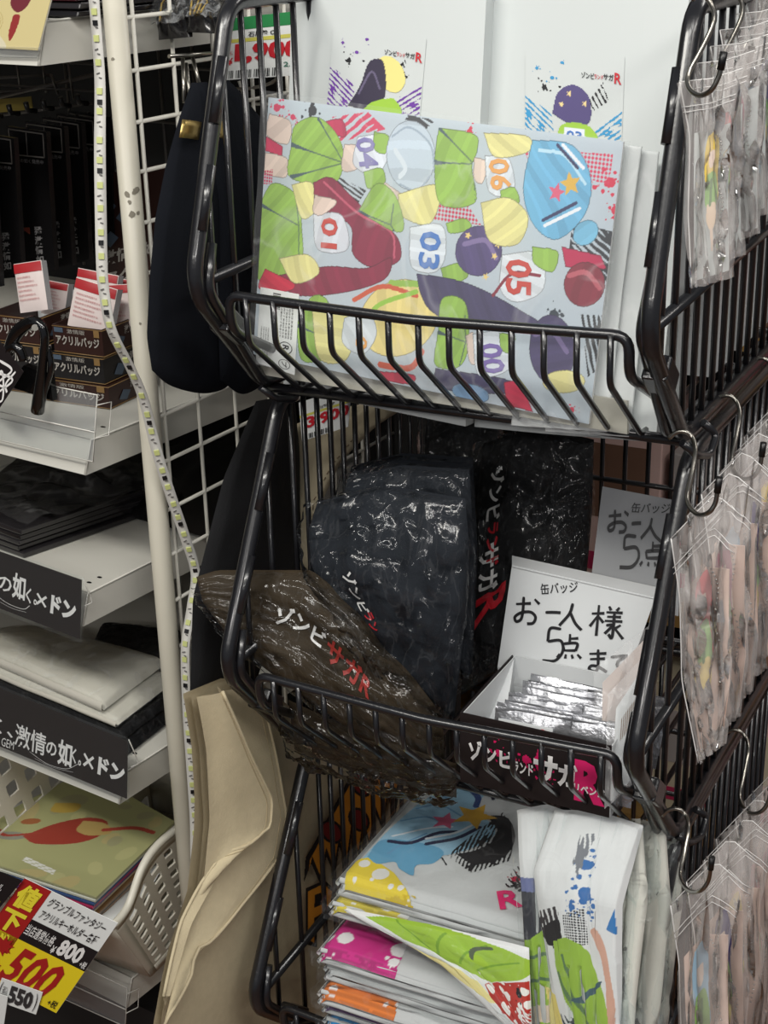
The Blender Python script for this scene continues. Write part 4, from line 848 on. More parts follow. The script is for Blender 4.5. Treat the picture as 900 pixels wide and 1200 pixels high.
soft_pack('white T-shirt with blue splatter and a green fan print, upright in a clear bag', A_((655, 1215, .995), (726, 1215, .995)), A_((652, 950, 1.05), (700, 952, 1.05), (752, 968, 1.05)), A_((655, 1215, .995), (628, 1020, 1.03), (652, 950, 1.05)), A_((726, 1215, .995), (728, 1060, 1.02), (752, 968, 1.05)), .010, 16, art_up2(), amp=.002)
M_cream2 = mat('soft off-white cloth', (206, 204, 194), .85, bump=.2, bscale=200)
for i, (x0, x1, xb0, xb1, yy) in enumerate(((728, 760, 716, 742, 1.04), (748, 786, 738, 768, 1.07), (772, 800, 752, 776, 1.10))):
    soft_pack(['gathered white cloth pack right of the green-fan T-shirt', 'gathered white cloth pack, middle of three by the right frame', 'gathered white cloth pack nearest the right frame of the lowest basket'][i], A_((xb0, 1215, yy-.04), (xb1, 1215, yy-.04)), A_((x0-8, 958, yy+.02), (x1-6, 966, yy+.02)), A_((xb0, 1215, yy-.04), (x0-8, 1060, yy), (x0-8, 958, yy+.02)), A_((xb1, 1215, yy-.04), (x1, 1060, yy), (x1-6, 966, yy+.02)), .010, 40+i, None, amp=.005, base=M_cream2, cat='cloth pack', name='wrapped_cloth')

# ================================================================== hooks and hanging bags along the right side
def hook(label, px, py, y, group, rel=None, fw=-.085):
    rel = rel or [(-22, 8), (-14, 1), (-3, 0), (6, 8), (9, 24), (4, 52), (-1, 74), (2, 88), (12, 97), (24, 95), (32, 84), (35, 68)]
    P = smoothline([ax(px+a, py+b, y+fw*min(1, max(0, (n_-3)/(len(rel)-6)))) for n_, (a, b) in enumerate(rel)], 4); T = thing('wire_hook', label, 'hook', ax(px, py, y), group)
    build('hook_wire', MB().tube(P, .0017, 8), M_steel, T)
    e = P[-1]; d = (P[-1]-P[-3]).normalized(); build('tip_cap', MB().tube([e-d*.002, e+d*.009], .0025, 8), M_cap, T)
F_bag = film('milky zip bag film', haze=0.20, ridge=0.02, scale=6, wr=0.08, rough=0.12, gl=0.16, hcol=(.97, .90, .87), stretch=(1, 1, .35))
M_strip = mat('pink beige backing paper', (222, 190, 174), .6)
M_bead = mat('shiny bead chain', (190, 188, 184), .2, metal=.9)
CH_ = [((66, 62, 108), (120, 170, 90), (206, 190, 96)), ((226, 196, 92), (130, 176, 90), (222, 196, 170)), ((190, 88, 92), (136, 176, 100), (214, 190, 120)), ((150, 60, 90), (124, 164, 96), (230, 214, 190)), ((150, 180, 200), (130, 170, 90), (214, 196, 130))]
def charm_ink(k):
    a, b, c = CH_[k % len(CH_)]; I = Ink(34, 130)
    I.poly([(.2, .98), (.7, 1.0), (.95, .86), (.9, .62), (.95, .42), (.75, .40), (.62, .62), (.4, .66), (.1, .60), (.05, .84)], a, curve=True)
    I.poly([(.3, .84), (.65, .84), (.6, .72), (.35, .72)], (226, 204, 190), curve=True)
    I.poly([(.25, .66), (.70, .66), (.9, .48), (.8, .36), (.2, .38), (.1, .52)], b, curve=True); I.poly([(.25, .40), (.75, .40), (.8, .26), (.5, .16), (.2, .26)], c, curve=True); I.poly([(.38, .20), (.62, .2), (.58, .0), (.44, .0)], (222, 198, 180)); I.line([(.5, .6), (.45, .4)], .02, (80, 120, 60)); return I
def hang_bag(label, x, y, y0, k, group, sc=1.0, diag=True, pink=True, seed=0):
    R = random.Random(seed*13+k); jx = R.uniform(-3, 3)
    q = lambda a, b, d=0: ax(x+a*sc+jx, y+b*sc, y0+d)
    if diag: bot, top_, left, right = [(32, 268), (61, 243)], [(0, 5), (26, -22), (52, -48), (84, -20)], [(32, 268), (13, 175), (10, 75), (0, 5)], [(61, 243), (72, 175), (70, 60), (84, -20)]
    else: bot, top_, left, right = [(6, 246), (52, 232)], [(-8, 4), (30, 0), (66, -12)], [(6, 246), (2, 160), (4, 70), (-8, 4)], [(52, 232), (50, 150), (52, 60), (66, -12)]
    L = lambda P, d=0: [q(a, b, d) for a, b in P]
    f = coons(L(bot), L(top_), L(left), L(right)); T = thing('charm_bag', label, 'keychain bag', q(30, 40), group)
    g = folds(f, .006, 2.4, seed+k, (2.2, .7))
    sl = lambda u, v: f(.08+.84*u, .03+.72*v)+Vector((0, .0035, 0))
    build('backing_paper', flatpack(sl, .0008, 2, 3), M_strip if pink else M_paper, T)
    c0 = R.uniform(.30, .46); cf = lambda u, v: f(c0-.04+.40*u, .16+.58*v)+Vector((0, -.0022, 0))
    print_on('acrylic_charm', charm_ink(k+seed), cf, M_ink, T, 0.0)
    P = smoothline([f(.62, .74), f(.78, .66), f(.70, .52), f(.84, .38), f(.74, .26)], 12); mb = MB()
    for i in range(0, len(P), 2):
        c = P[i]+Vector((0, -.001, 0)); r = .0011; mb.add([c+Vector((r, 0, 0)), c-Vector((r, 0, 0)), c+Vector((0, r, 0)), c-Vector((0, r, 0)), c+Vector((0, 0, r)), c-Vector((0, 0, r))], [(0, 2, 4), (2, 1, 4), (1, 3, 4), (3, 0, 4), (2, 0, 5), (1, 2, 5), (3, 1, 5), (0, 3, 5)], True)
    o = build('bead_chain', mb, M_bead, T); o['kind'] = 'stuff'
    def hf(u, v):
        vo = noise.voronoi(Vector((u*2.2+.5*v, v*3, k+seed)))[0]; return .003+(.0025*(1-min(1, (vo[1]-vo[0])*2))**2+.0045*noise.noise(Vector((u*3.2+v, v*.9, k*3.3+seed))))*dome(u, v, .5)
    mb = MB(); mb.grid(lifted(g, hf), 26, 44, smooth=True); build('clear_bag', mb, F_bag, T)
    build('zip_seal', MB().tube([g(a/10, .86)+Vector((0, -.005, 0)) for a in range(11)], .0003, 5).tube([g(a/10, .885)+Vector((0, -.005, 0)) for a in range(11)], .0003, 5), mat('white film edge', (222, 220, 218), .3), T)['kind'] = 'stuff'
    build('bag_edge', MB().tube([f(a/8, 1) for a in range(9)], .0004, 5), mat('white film edge', (222, 220, 218), .3), T)
    build('bag_edge', MB().tube(smoothline([f(0, v/8) for v in range(9)], 3), .0005, 5), mat('white film edge', (222, 220, 218), .3), T)
# middle row
for i, (x, y, yy) in enumerate(((806, 506, 1.045), (858, 464, 1.165), (898, 420, 1.285))):
    hook('bright steel S-hook on the middle side rail, '+['nearest the front', 'second from the front', 'at the picture edge'][i], x, y, yy, 'S-hooks on the middle rail')
for i, (x, y, yy) in enumerate(((829, -6, 1.02), (862, -14, 1.12), (886, -20, 1.20), (908, -6, 1.28))):
    hook('dull steel S-hook on the top side rail, '+['first from the front', 'second from the front', 'third from the front', 'farthest back'][i], x, y, yy, 'S-hooks on the top rail', [(-18, 6), (-8, 0), (4, 10), (8, 30), (-6, 62), (-22, 92), (-22, 108), (-10, 118), (4, 112), (13, 96), (16, 84)], -.035)
for i, (x, y, yy) in enumerate(((798, 948, 1.055), (868, 856, 1.20))):
    hook('steel S-hook on the lowest side rail, '+['holding the front pinkish bags', 'second from the front'][i], x, y, yy, 'S-hooks on the lowest rail')
def cluster(row, x, y, y0, n, st, diag, pink, seed, sc=1.0):
    for k in range(n):
        d = k*st; a = proj(Vector((-.28, y0+d, 1.0))); b = proj(Vector((-.28, y0, 1.0))); dx, dy = a[0]-b[0], a[1]-b[1]
        hang_bag('clear bag with acrylic charm on the %s side rail, %s' % (row, ['foremost', 'second from the front', 'third from the front', 'fourth from the front', 'fifth from the front', 'sixth from the front', 'farthest in view'][min(k, 6)]), x+dx, y+dy*.9, y0+d-.0, k, 'charm bags on the %s rail' % row, sc*(1-.02*k), diag, pink, seed)
def proj(p):
    v = p-CC; z = v.dot(CH); return 450+FPX*v.dot(CR)/z, 600-FPX*v.dot(CU)/z
cluster('top', 806, 92, 1.01, 7, .036, False, False, 1)
cluster('middle', 785, 626, .985, 6, .044, True, True, 2)
cluster('lowest', 783, 1056, .995, 6, .046, True, True, 4)

# ================================================================== goods on the left shelves
M_box_br = mat('dark brown printed box card', (44, 20, 14), .45); M_box_bk = mat('black printed box card', (22, 19, 20), .4); M_gold = mat('gold print line', (128, 100, 60), .45)
M_lgrey = mat('light lettering ink', (160, 155, 148), .5); M_blu = mat('slate blue print', (70, 84, 100), .5)
M_blkp = mat('glossy black package', (16, 15, 16), .25, coat=.3); M_fr = mat('grey frame print', (96, 92, 88), .5)
def small_box(label, fr, w, d, h, m, open_=False, marks=(), group=None):
    """box with its front right bottom corner at fr, aligned with the rack"""
    x1, y0, z0 = fr; x0, y1, z1 = x1-w, y0+d, z0+h; T = thing('card_box', label, 'box', ((x0+x1)/2, y0, z0), group)
    t = .0012
    fr_ = quad((x0, y0-.0002, z0), (x1, y0-.0002, z0), (x1, y0-.0002, z1), (x0, y0-.0002, z1)); sd = quad((x1+.0002, y0, z0), (x1+.0002, y1, z0), (x1+.0002, y1, z1), (x1+.0002, y0, z1))
    if open_:
        for c, s_ in ((((x0+x1)/2, y0+t/2, (z0+z1)/2), (w, t, h)), (((x0+x1)/2, y1-t/2, (z0+z1)/2), (w, t, h)), ((x0+t/2, (y0+y1)/2, (z0+z1)/2), (t, d-2*t, h)), ((x1-t/2, (y0+y1)/2, (z0+z1)/2), (t, d-2*t, h))):
            build('panel', MB().box(c, s_), m, T)
        build('floor_panel', MB().box(((x0+x1)/2, (y0+y1)/2, z0+t/2), (w-2*t, d-2*t, t)), M_white, T)
        build('back_lining', MB().box(((x0+x1)/2, y1-t-.0006, z0+h/2+.006), (w-.004, .0008, h+.010)), M_gcard, T)
    else: build('body', MB().box(((x0+x1)/2, (y0+y1)/2, (z0+z1)/2), (w, d, h)), m, T)
    mb = MB()
    for z in (z0+.0008, z1-.0012): mb.tube([(x0, y0-.0002, z), (x1+.0002, y0-.0002, z), (x1+.0002, y1, z)], .0005, 4)
    build('gold_edging', mb, M_gold, T)
    mb = MB(); text_on(mb, fr_, 'アクリルバッジ', (.06, .30), (.88, 0), (0, .36), bold=.03, lift=.0005); text_on(mb, fr_, '激情版', (.30, .74), (.36, 0), (0, .16), lift=.0005); text_on(mb, sd, '激情の如く', (.45, .55), (.5, 0), (0, .3), bold=.02, lift=.0005); build('lettering', mb, M_lgrey, T)
    mb = MB(); mb.add([sd(.2, .25)+Vector((.0004, 0, 0)), sd(.36, .12)+Vector((.0004, 0, 0)), sd(.46, .45)+Vector((.0004, 0, 0)), sd(.3, .6)+Vector((.0004, 0, 0))], [(0, 1, 2, 3)])
    mb.add([fr_(.04, .75)+Vector((0, -.0005, 0)), fr_(.22, .75)+Vector((0, -.0005, 0)), fr_(.22, .92)+Vector((0, -.0005, 0)), fr_(.04, .92)+Vector((0, -.0005, 0))], [(0, 1, 2, 3)]); o = build('pictograms', mb, M_blu, T); o['kind'] = 'stuff'
    mb = MB(); mb.add([fr_(a, b)+Vector((0, -.0006, 0)) for a, b in ((.84, .7), (.95, .7), (.95, .95), (.84, .95))], [(0, 1, 2, 3)]); build('age_mark', mb, M_gold, T)
    return T, (x0, x1, y0, y1, z0, z1)
ZS = SHELF_TOP[1]+.0005
cD = hz(129, 480, ZS); W_, D_ = .062, .075
grp = 'small card boxes stacked on the second shelf'
small_box('brown card box at the bottom of the right stack, on the steel shelf', cD, W_+.02, D_, .023, M_box_br, group=grp)
small_box('black card box in the middle of the right stack', cD+Vector((-.004, .001, .0235)), W_, D_, .0265, M_box_bk, group=grp)
_, bB = small_box('open brown card box of sachets on top of the right stack', cD+Vector((-.002, .001, .0505)), W_-.004, D_, .027, M_box_br, True, group=grp)
cA = cD+Vector((-.086, .012, 0))
small_box('brown card box at the bottom of the left stack, behind the black clip', cA, W_, D_, .023, M_box_br, group=grp)
small_box('black card box in the middle of the left stack, behind the black clip', cA+Vector((.001, 0, .0235)), W_, D_, .0265, M_box_bk, group=grp)
_, bA = small_box('open brown card box of sachets on top of the left stack', cA+Vector((0, 0, .0505)), W_, D_, .027, M_box_br, True, group=grp)
M_sach = mat('white sachet back', (222, 208, 204), .4); M_sred = mat('red printed band', (168, 34, 40), .4); M_sil = mat('silver sachet side', (190, 190, 192), .25, metal=.7)
M_pinkt = mat('pinkish small print', (190, 120, 122), .5)
def sachet(label, px, py, w, h, y, rot, z0, lean=.008):
    py += 15; h += .011; c = ax(px, py, y); c0, s0 = math.cos(rot), math.sin(rot); U = Vector((c0, .12, s0))*w; V = Vector((-s0, lean/h, c0))*h
    bl = c-V*0; f = quad(c, c+U, c+U+V, c+V); T = thing('sachet', label, 'sachet', c, 'sachets in the open card boxes')
    mb, F = pillow(f, .003, 8, 8, .001, 3, int(px), p=.5); build('pouch', mb, M_sach, T)
    print_ = lambda a, b, cc, dd: [F(a, b)+Vector((0, -.0006, 0)), F(cc, b)+Vector((0, -.0006, 0)), F(cc, dd)+Vector((0, -.0006, 0)), F(a, dd)+Vector((0, -.0006, 0))]
    build('red_band', MB().grid(lambda u, v: F(.01+.98*u, .80+.19*v)+Vector((0, -.0008, 0)), 6, 3), M_sred, T)
    mb = MB()
    for k in range(6): text_on(mb, F, '取扱説明注意事項保管方法', (.10, .68-.09*k), (.5+.3*((k*7) % 3)/3, 0), (0, .045), lift=.0008)
    build('small_print', mb, M_pinkt, T)
    build('foil_side', MB().grid(lambda u, v: F(1, v)+Vector((.003*u, .004*u, -.001*u)), 2, 4), M_sil, T)
sachet('upright sachet with a red band in the left open box', 24, 352, .032, .036, bA[2]+.012, .18, 0)
sachet('sachet lying behind the upright one in the left open box', 48, 352, .026, .022, bA[2]+.045, -.12, 0)
sachet('large tilted sachet at the front of the right open box', 79, 366, .044, .036, bB[2]+.012, -.22, 0)
sachet('sachet with a red band at the back of the right open box', 86, 346, .044, .028, bB[2]+.05, -.12, 0)
sachet('sachet right of the light strip in the right open box', 122, 368, .032, .028, bB[2]+.040, .10, 0)
sachet('small sachet leaning at the back edge, beside the post', 135, 352, .030, .022, bB[2]+.066, -.05, 0)
# tall display board behind the boxes
dq = quad(sf(118, 345, .26), sf(200, 325, .26), sf(200, 190, .27), sf(118, 205, .27))
T = thing('display_board', 'brown printed display board standing behind the open boxes', 'display', dq(.5, 0)); build('board', flatpack(dq, .004, 1, 1), M_box_br, T)
mb = MB(); text_on(mb, dq, 'アクリル', (.05, .06), (.9, 0), (0, .12), bold=.03, lift=-.0008 if fnorm(dq, .5, .5).y > 0 else .0008); text_on(mb, dq, '激情の如く', (.05, .24), (.9, 0), (0, .12), bold=.03); build('lettering', mb, M_lgrey, T)
for a, b in ((.15, .45), (.35, .62), (.5, .42), (.12, .72)):
    build('diamond_print', MB().add([dq(a, b-.07)+Vector((0, -.001, 0)), dq(a+.12, b)+Vector((0, -.001, 0)), dq(a, b+.07)+Vector((0, -.001, 0)), dq(a-.12, b)+Vector((0, -.001, 0))], [(0, 1, 2, 3)]), M_blu, T)
# black packages hanging in a row
def hung_pack(label, tx, ty, d, k):
    f = quad(sf(tx-30, ty+165, d-.004), sf(tx+14, ty+160, d-.004), sf(tx+4, ty-2, d), sf(tx-42, ty-9, d)); n = -1 if fnorm(f, .5, .5).y > 0 else 1
    T = thing('hanging_pack', label, 'package', f(.5, .98), 'black packages hanging above the small boxes'); build('card', flatpack(f, .006, 1, 1), M_blkp, T)
    P = [f(.05, .985), f(.93, .985), f(.93, .82), f(.08, .82)]; mb = MB()
    for a, b in zip(P, P[1:]+P[:1]): mb.tube([a+Vector((0, -.0008, 0)), b+Vector((0, -.0008, 0))], .0007, 4)
    mb.tube([f(.5, .985)+Vector((0, -.0008, 0)), f(.5, .82)+Vector((0, -.0008, 0))], .0005, 4)
    build('window_frame', mb, M_fr, T)
    mb = MB(); text_on(mb, f, '激情の如く発売中', (.1, .77), (.8, 0), (0, .03), lift=.0009)
    for q, ch in enumerate('猛激情如'): text_on(mb, f, ch, (.55, .27-.07*q), (.20, 0), (0, .06), bold=.03, lift=.0009)
    build('lettering', mb, M_grey, T)
    I = Ink(30, 12); I.poly([(0, .1), (.3, .6), (.7, .5), (1, .1), (1, 1), (0, 1)], (124, 48, 30)); print_on('brown_print', I, (lambda u, v: f(.05+.4*u, .26+.07*v)), M_ink, T, .0009)
    build('hanging_hole', MB().tube([f(.5, 1.0)+Vector((0, .002, .002)), f(.5, 1.0)+Vector((0, .002, -.004))], .002, 6), M_cap, T)
for k, (tx, ty) in enumerate(((-14, 176), (12, 164), (50, 157), (71, 151), (91, 146), (108, 142), (122, 139))):
    hung_pack('black hanging package with a grey framed window, '+['at the left picture edge', 'second from the left picture edge', 'third from the left picture edge', 'fourth from the left picture edge', 'fifth from the left picture edge', 'nearest the light strip but one', 'nearest the light strip'][k], tx, ty, .10+.028*k, k)
# wire hook rack and card above them
T = thing('peg_rack', 'dark wire peg rack hanging under the topmost shelf', 'wire rack', sf(60, 110, .2)); M_gwire = mat('grey plated wire', (96, 92, 88), .35, metal=.6)
for a, b, r in (((-20, 118), (125, 84), .0022), ((-20, 92), (60, 88), .0016), ((-20, 98), (112, 107), .0014), ((20, 75), (24, 108), .0013), ((50, 76), (54, 108), .0013), ((80, 74), (86, 116), .0013), ((60, 88), (68, 110), .0016), ((-10, 108), (70, 104), .0016), ((-20, 138), (108, 121), .0014)):
    build('wire', MB().tube([sf(*a, .18), sf(*b, .22)], r, 6), M_gwire, T)
for k in range(6):
    c = sf(2+20*k, 136-3*k, .17); build('peg_clip', MB().tube([c, c+Vector((0, -.012, .002)), c+Vector((0, -.014, .010))], .0028, 6), M_cap, T)
yq = quad(sf(-20, 134, .2), sf(38, 128, .2), sf(36, 113, .2), sf(-20, 118, .2)); o = build('card', flatpack(yq, .001, 1, 1), mat('yellow printed card', (150, 132, 58), .5)); tag(o, 'small yellow card lying on the dark peg rack', 'card'); o.name = 'yellow_card'
# wire grid at the back right of the zone
T = thing('back_grid', 'grey wire back grid seen between the post and the rack', 'grid panel', S(-.05, .40, 1.1))
for z in (1.20, 1.26, 1.32, 1.38): build('wire', MB().tube([S(.40, .40, z), S(-.2, .40, z)], .0018, 6), M_gwire, T)
for l in np.arange(-.2, .4, .05): build('wire', MB().tube([S(float(l), .402, 1.14), S(float(l), .402, 1.42)], .0018, 6), M_gwire, T)

# top shelf goods
zt = SHELF_TOP[0]; M_gp = [mat('black glossy pack', (26, 24, 26), .2, coat=.4), mat('dark maroon pack', (58, 18, 26), .25, coat=.4), mat('charcoal pack', (40, 38, 40), .22, coat=.4)]
for k in range(7):
    z = zt+.0015+k*.0062; o = build('flat_pack', MB().hexa([S(.19+.004*(k % 3), .03, z), S(-.01-.003*(k % 2), .03, z), S(-.01, .30, z), S(.19, .30, z)], [S(.19+.004*(k % 3), .032, z+.005), S(-.01-.003*(k % 2), .032, z+.005), S(-.01, .30, z+.005), S(.19, .30, z+.005)]), M_gp[(k*2) % 3 if k != 3 else 1])
    bevel(o, .0012); tag(o, 'flat glossy dark pack in the stack on the topmost shelf, '+['lowest', 'second from the bottom', 'third from the bottom', 'fourth, maroon', 'fifth from the bottom', 'sixth from the bottom', 'topmost'][k], 'package', 'flat dark packs on the topmost shelf')
cq = quad(sf(-30, 55, -.012), sf(45, 59, -.012), sf(62, -8, -.004), sf(-20, -12, -.004))
T = thing('display_card', 'pale yellow display card clipped to the front of the topmost shelf', 'card', cq(.5, 0)); build('card', flatpack(cq, .001, 1, 1), mat('aged cream card edge', (216, 212, 196), .5), T)
I = Ink(110, 90, (206, 192, 140)); I.poly([(.0, 0), (.5, 0), (.3, .3), (.0, .5)], (212, 204, 176), curve=True)
for r in (.16, .20, .24): I.line([(.18+r*math.cos(t)/1.2, .45+r*math.sin(t)) for t in np.linspace(0, 6.28, 20)], .005, (180, 160, 104))
I.poly([(.50, .98), (.66, 1.0), (.72, .86), (.66, .7), (.56, .64), (.46, .74), (.44, .88)], (112, 44, 54), curve=True); I.poly([(.52, .60), (.62, .58), (.60, .3), (.54, .14), (.50, .3)], (146, 50, 50), curve=True); I.line([(.48, .9), (.56, .96), (.66, .94)], .012, (214, 210, 210))
print_on('card_print', I, cq, M_ink, T, .0006)
hq = quad(sf(-40, 66, -.010), sf(43, 68, -.010), sf(48, 56, -.013), sf(-40, 53, -.013)); build('clear_holder', flatpack(hq, .001, 1, 1), M_clear, T)
# packs with gold detail right of the post on the topmost shelf
F_pk = film('clear pack wrap with glare', haze=.03, ridge=.2, scale=30, wr=.9, rough=.1, gl=.25)
for k, (a, b) in enumerate(((182, 222), (216, 262))):
    f = quad(sf(a, 40-10*k, .10), sf(b, 36-4*k, .10), sf(b, -12, .16), sf(a, -12, .16)); T = thing('wrapped_trinket', ['clear-wrapped dark trinket right of the post, topmost shelf', 'clear-wrapped black and gold trinket left of the rack, topmost shelf'][k], 'package', f(.5, 0))
    mb, F = pillow(lifted(f, -.006), .012, 16, 16, .006, 5, 60+k); build('trinket', mb, M_blkp, T)
    mb = MB(); [mb.tube([F(.2+.1*i, .2)+Vector((0, -.001, 0)), F(.3+.12*i, .5)+Vector((0, -.001, 0)), F(.5, .85)+Vector((0, -.001, 0))], .0009, 5) for i in range(4 if k else 1)]; o = build('gold_trim', mb, mat('gold thread', (190, 156, 60), .4), T); o['kind'] = 'stuff'
    build('clear_wrap', MB().grid(lifted(f, lambda u, v, k=k: .008+.008*(lambda q: q[1]-q[0])(noise.voronoi(Vector((u*4, v*4, k)))[0])), 24, 24, smooth=False), F_pk, T)

# second shelf: clear price rail and black clip with card
def clear_rail(label, tl, tr, br, bl, d=-.012):
    f = quad(sf(*bl, d), sf(*br, d), sf(*tr, d), sf(*tl, d)); T = thing('price_rail', label, 'price rail', f(.5, 0), 'clear price rails on the shelf fronts')
    build('clear_plate', flatpack(f, .0012, 1, 1), M_clear, T)
    e = f(1, 0), f(1, 1); build('plate_edge', MB().tube([f(0, 1), f(1, 1), f(1, 0), f(0, 0)], .0007, 5), mat('bright plastic edge', (208, 206, 198), .2), T)
    build('fold_line', MB().tube([f(0, .45)+Vector((0, -.0005, 0)), f(1, .45)+Vector((0, -.0005, 0))], .0006, 5), mat('bright plastic edge', (208, 206, 198), .2), T)
    build('end_clip', MB().tube([f(1, .85), f(1, .85)+SD*.014-SL*.004, f(1, .35)+SD*.014-SL*.004, f(1, .35)], .0006, 5), mat('bright plastic edge', (208, 206, 198), .2), T)
clear_rail('clear price rail on the shelf with the small boxes', (-60, 428), (114, 463), (109, 541), (-60, 502))
T = thing('spring_clip', 'large black plastic clip gripping the second shelf edge', 'clip', sf(42, 480, -.02))
M_clip = mat('glossy black plastic', (12, 12, 13), .18, coat=.5)
build('arm', MB().tube(smoothline([sf(8, 418, -.03), sf(20, 390, -.03), (sf(40, 377, -.03)), sf(52, 390, -.03), sf(50, 430, -.028), sf(44, 482, -.024)], 5), [.005+.0012*math.sin(i*.3) for i in range(26)], 10), M_clip, T)
build('arm', MB().tube(smoothline([sf(56, 405, -.026), sf(60, 430, -.026), sf(54, 455, -.024), sf(47, 482, -.022)], 5), .0028, 8), M_clip, T)
build('jaw', flatpack(quad(sf(8, 452, -.02), sf(62, 470, -.02), sf(58, 440, -.022), sf(28, 428, -.022)), .006, 1, 1), M_clip, T)
build('rivet', MB().tube([sf(41, 384, -.036), sf(41, 384, -.034)], .0030, 12), M_steel, T)
build('spring_tip', MB().tube(smoothline([sf(5, 425, -.03), sf(12, 408, -.032), sf(22, 408, -.032), sf(28, 422, -.03)], 5), .0045, 8), M_clip, T)
kq = quad(sf(-34, 462, -.036), sf(-6, 486, -.036), sf(27, 436, -.036), sf(-4, 396, -.036)); T = thing('black_card', 'small black card with white brush lettering held by the clip', 'card', kq(.5, 0)); build('card', flatpack(kq, .001, 1, 1), M_bcard, T)
mb = MB()
for st in ([(.35, .8), (.75, .86), (.6, .5), (.85, .55)], [(.4, .6), (.9, .75), (.7, .3)], [(.45, .45), (.55, .7), (.95, .35), (.8, .2)], [(.85, .9), (.8, .6), (.95, .5)], [(.3, .3), (.9, .12)]): stroke_on(mb, kq, st, .022, lift=.0008)
build('lettering', mb, M_wtx, T)

# third shelf: stack of flat black packs under film
z3 = SHELF_TOP[2]; A3, B3, C3, D3 = [hz(*p, z3+.001) for p in ((-60, 622), (28, 654), (185, 600), (80, 545))]
for k in range(5):
    dz = Vector((0, 0, .0062*k)); j = SL*(.002*((k*3) % 4)); f = quad(A3+j+dz, B3+j+dz, C3+j+dz, D3+j+dz)
    o = build('flat_sleeve', MB().hexa([f(0, 0), f(1, 0), f(1, 1), f(0, 1)], [f(0, 0)+Vector((0, 0, .0055)), f(1, 0)+Vector((0, 0, .0055)), f(1, 1)+Vector((0, 0, .0055)), f(0, 1)+Vector((0, 0, .0055))]), M_gp[0] if k % 2 else M_gp[2]); bevel(o, .001)
    tag(o, 'flat black pack stacked on the shelf behind the upper black sign, '+['lowest', 'second up', 'middle', 'fourth up', 'topmost'][k], 'package', 'flat black packs on the third shelf')
F_dk = film('large clear film over black packs', haze=.03, ridge=.10, scale=10, wr=.8, rough=.12, gl=.2, hcol=(.6, .6, .6))
f = quad(A3+Vector((0, 0, .036)), B3+Vector((.01, 0, .036)), C3+Vector((.03, .0, .036)), D3+Vector((0, .05, .036)))
o = build('clear_film', MB().grid(lifted(f, lambda u, v: .002+.016*abs(noise.noise(Vector((u*2.2, v*5, 3))))+.004*noise.noise(Vector((u*8, v*3, 3)))), 36, 36), F_dk); tag(o, 'loose clear film draped over the black packs on the third shelf', 'film')
for k, (l, dd, zz) in enumerate(((.02, .16, .004), (.16, .14, .005))):
    f = quad(S(l+.16, dd, z3+zz+.05*k*0), S(l-.02, dd, z3+zz), S(l-.02, dd+.2, z3+.07), S(l+.16, dd+.2, z3+.07)); mb, F = pillow(f, .012, 20, 20, .010, 4, 70+k)
    T = thing('crinkled_pack', ['crinkled black pack at the back right of the third shelf', 'crinkled black pack at the back left of the third shelf'][k], 'package', f(.5, 0)); build('pack', mb, M_blkp, T)

def sign(label, tl, tr, br, bl, txt, d=-.016):
    f = quad(sf(*bl, d), sf(*br, d), sf(*tr, d), sf(*tl, d)); T = thing('shelf_sign', label, 'sign', f(.5, 0), 'black lettered shelf signs'); build('plate', flatpack(f, .0012, 1, 1), mat('black printed sign', (26, 21, 21), .35), T)
    g = quad(sf(bl[0], bl[1]+4, d-.002), sf(br[0]+3, br[1]+5, d-.002), sf(tr[0]+3, tr[1]-3, d-.002), sf(tl[0], tl[1]-3, d-.002)); build('clear_cover', flatpack(g, .0005, 1, 1), F_flat, T)
    e = f(1, 1); build('cover_hook', MB().tube([sf(tr[0]+2, tr[1]-2, d), sf(tr[0]+10, tr[1]+16, d+.012), sf(tr[0]+13, tr[1]+26, d+.014), sf(tr[0]+4, tr[1]+30, d+.006)], .0006, 5), mat('bright plastic edge', (208, 206, 198), .2), T)
    iv = lambda x, y: inv(x, y, q=(bl, br, tr, tl)); mb = MB()
    for s, o, b, u, bo in txt: pixtext(mb, f, iv, s, o, b, u, bold=bo, lift=.001)
    build('lettering', mb, M_wtx, T); return T, f, iv
T, f, iv = sign('black shelf sign with white lettering below the black flat packs', (-60, 626), (95, 680), (93, 749), (-60, 690),
    [('激情の', (-46, 676), (16, 697), (-44, 656), .015), ('如', (17, 700), (32, 706), (19, 670), .03), ('く。', (33, 706), (46, 710), (34, 688), .02), ('×', (45, 708), (57, 713), (46, 694), .0), ('ドン', (61, 718), (89, 728), (63, 696), .06)])
mb = MB(); stroke_on(mb, f, [iv(-10, 690), iv(10, 706), iv(30, 714), iv(38, 710)], .004, lift=.001, asp=2.2); stroke_on(mb, f, [iv(-10, 698), iv(15, 712), iv(34, 718)], .002, lift=.001, asp=2.2); build('brush_swash', mb, M_wtx, T)
T, f, iv = sign('black shelf sign with white lettering below the white wrapped cloth', (-60, 782), (149, 869), (148, 936), (-60, 850),
    [('強く、', (-30, 848), (20, 867), (-29, 830), .02), ('激情', (22, 874), (58, 888), (24, 848), .012), ('の', (59, 884), (71, 889), (60, 868), .02), ('如', (72, 896), (88, 902), (74, 866), .03), ('く。', (88, 894), (99, 899), (89, 876), .02), ('×', (101, 898), (113, 903), (102, 882), .0), ('ドン', (117, 907), (146, 918), (119, 886), .06), ('N GEM', (-2, 872), (21, 880), (-1, 862), .0)])
mb = MB(); stroke_on(mb, f, [iv(40, 882), iv(60, 896), iv(82, 902), iv(96, 896)], .003, lift=.001, asp=3); stroke_on(mb, f, [iv(46, 890), iv(66, 900), iv(90, 906)], .0018, lift=.001, asp=3); build('brush_swash', mb, M_wtx, T)

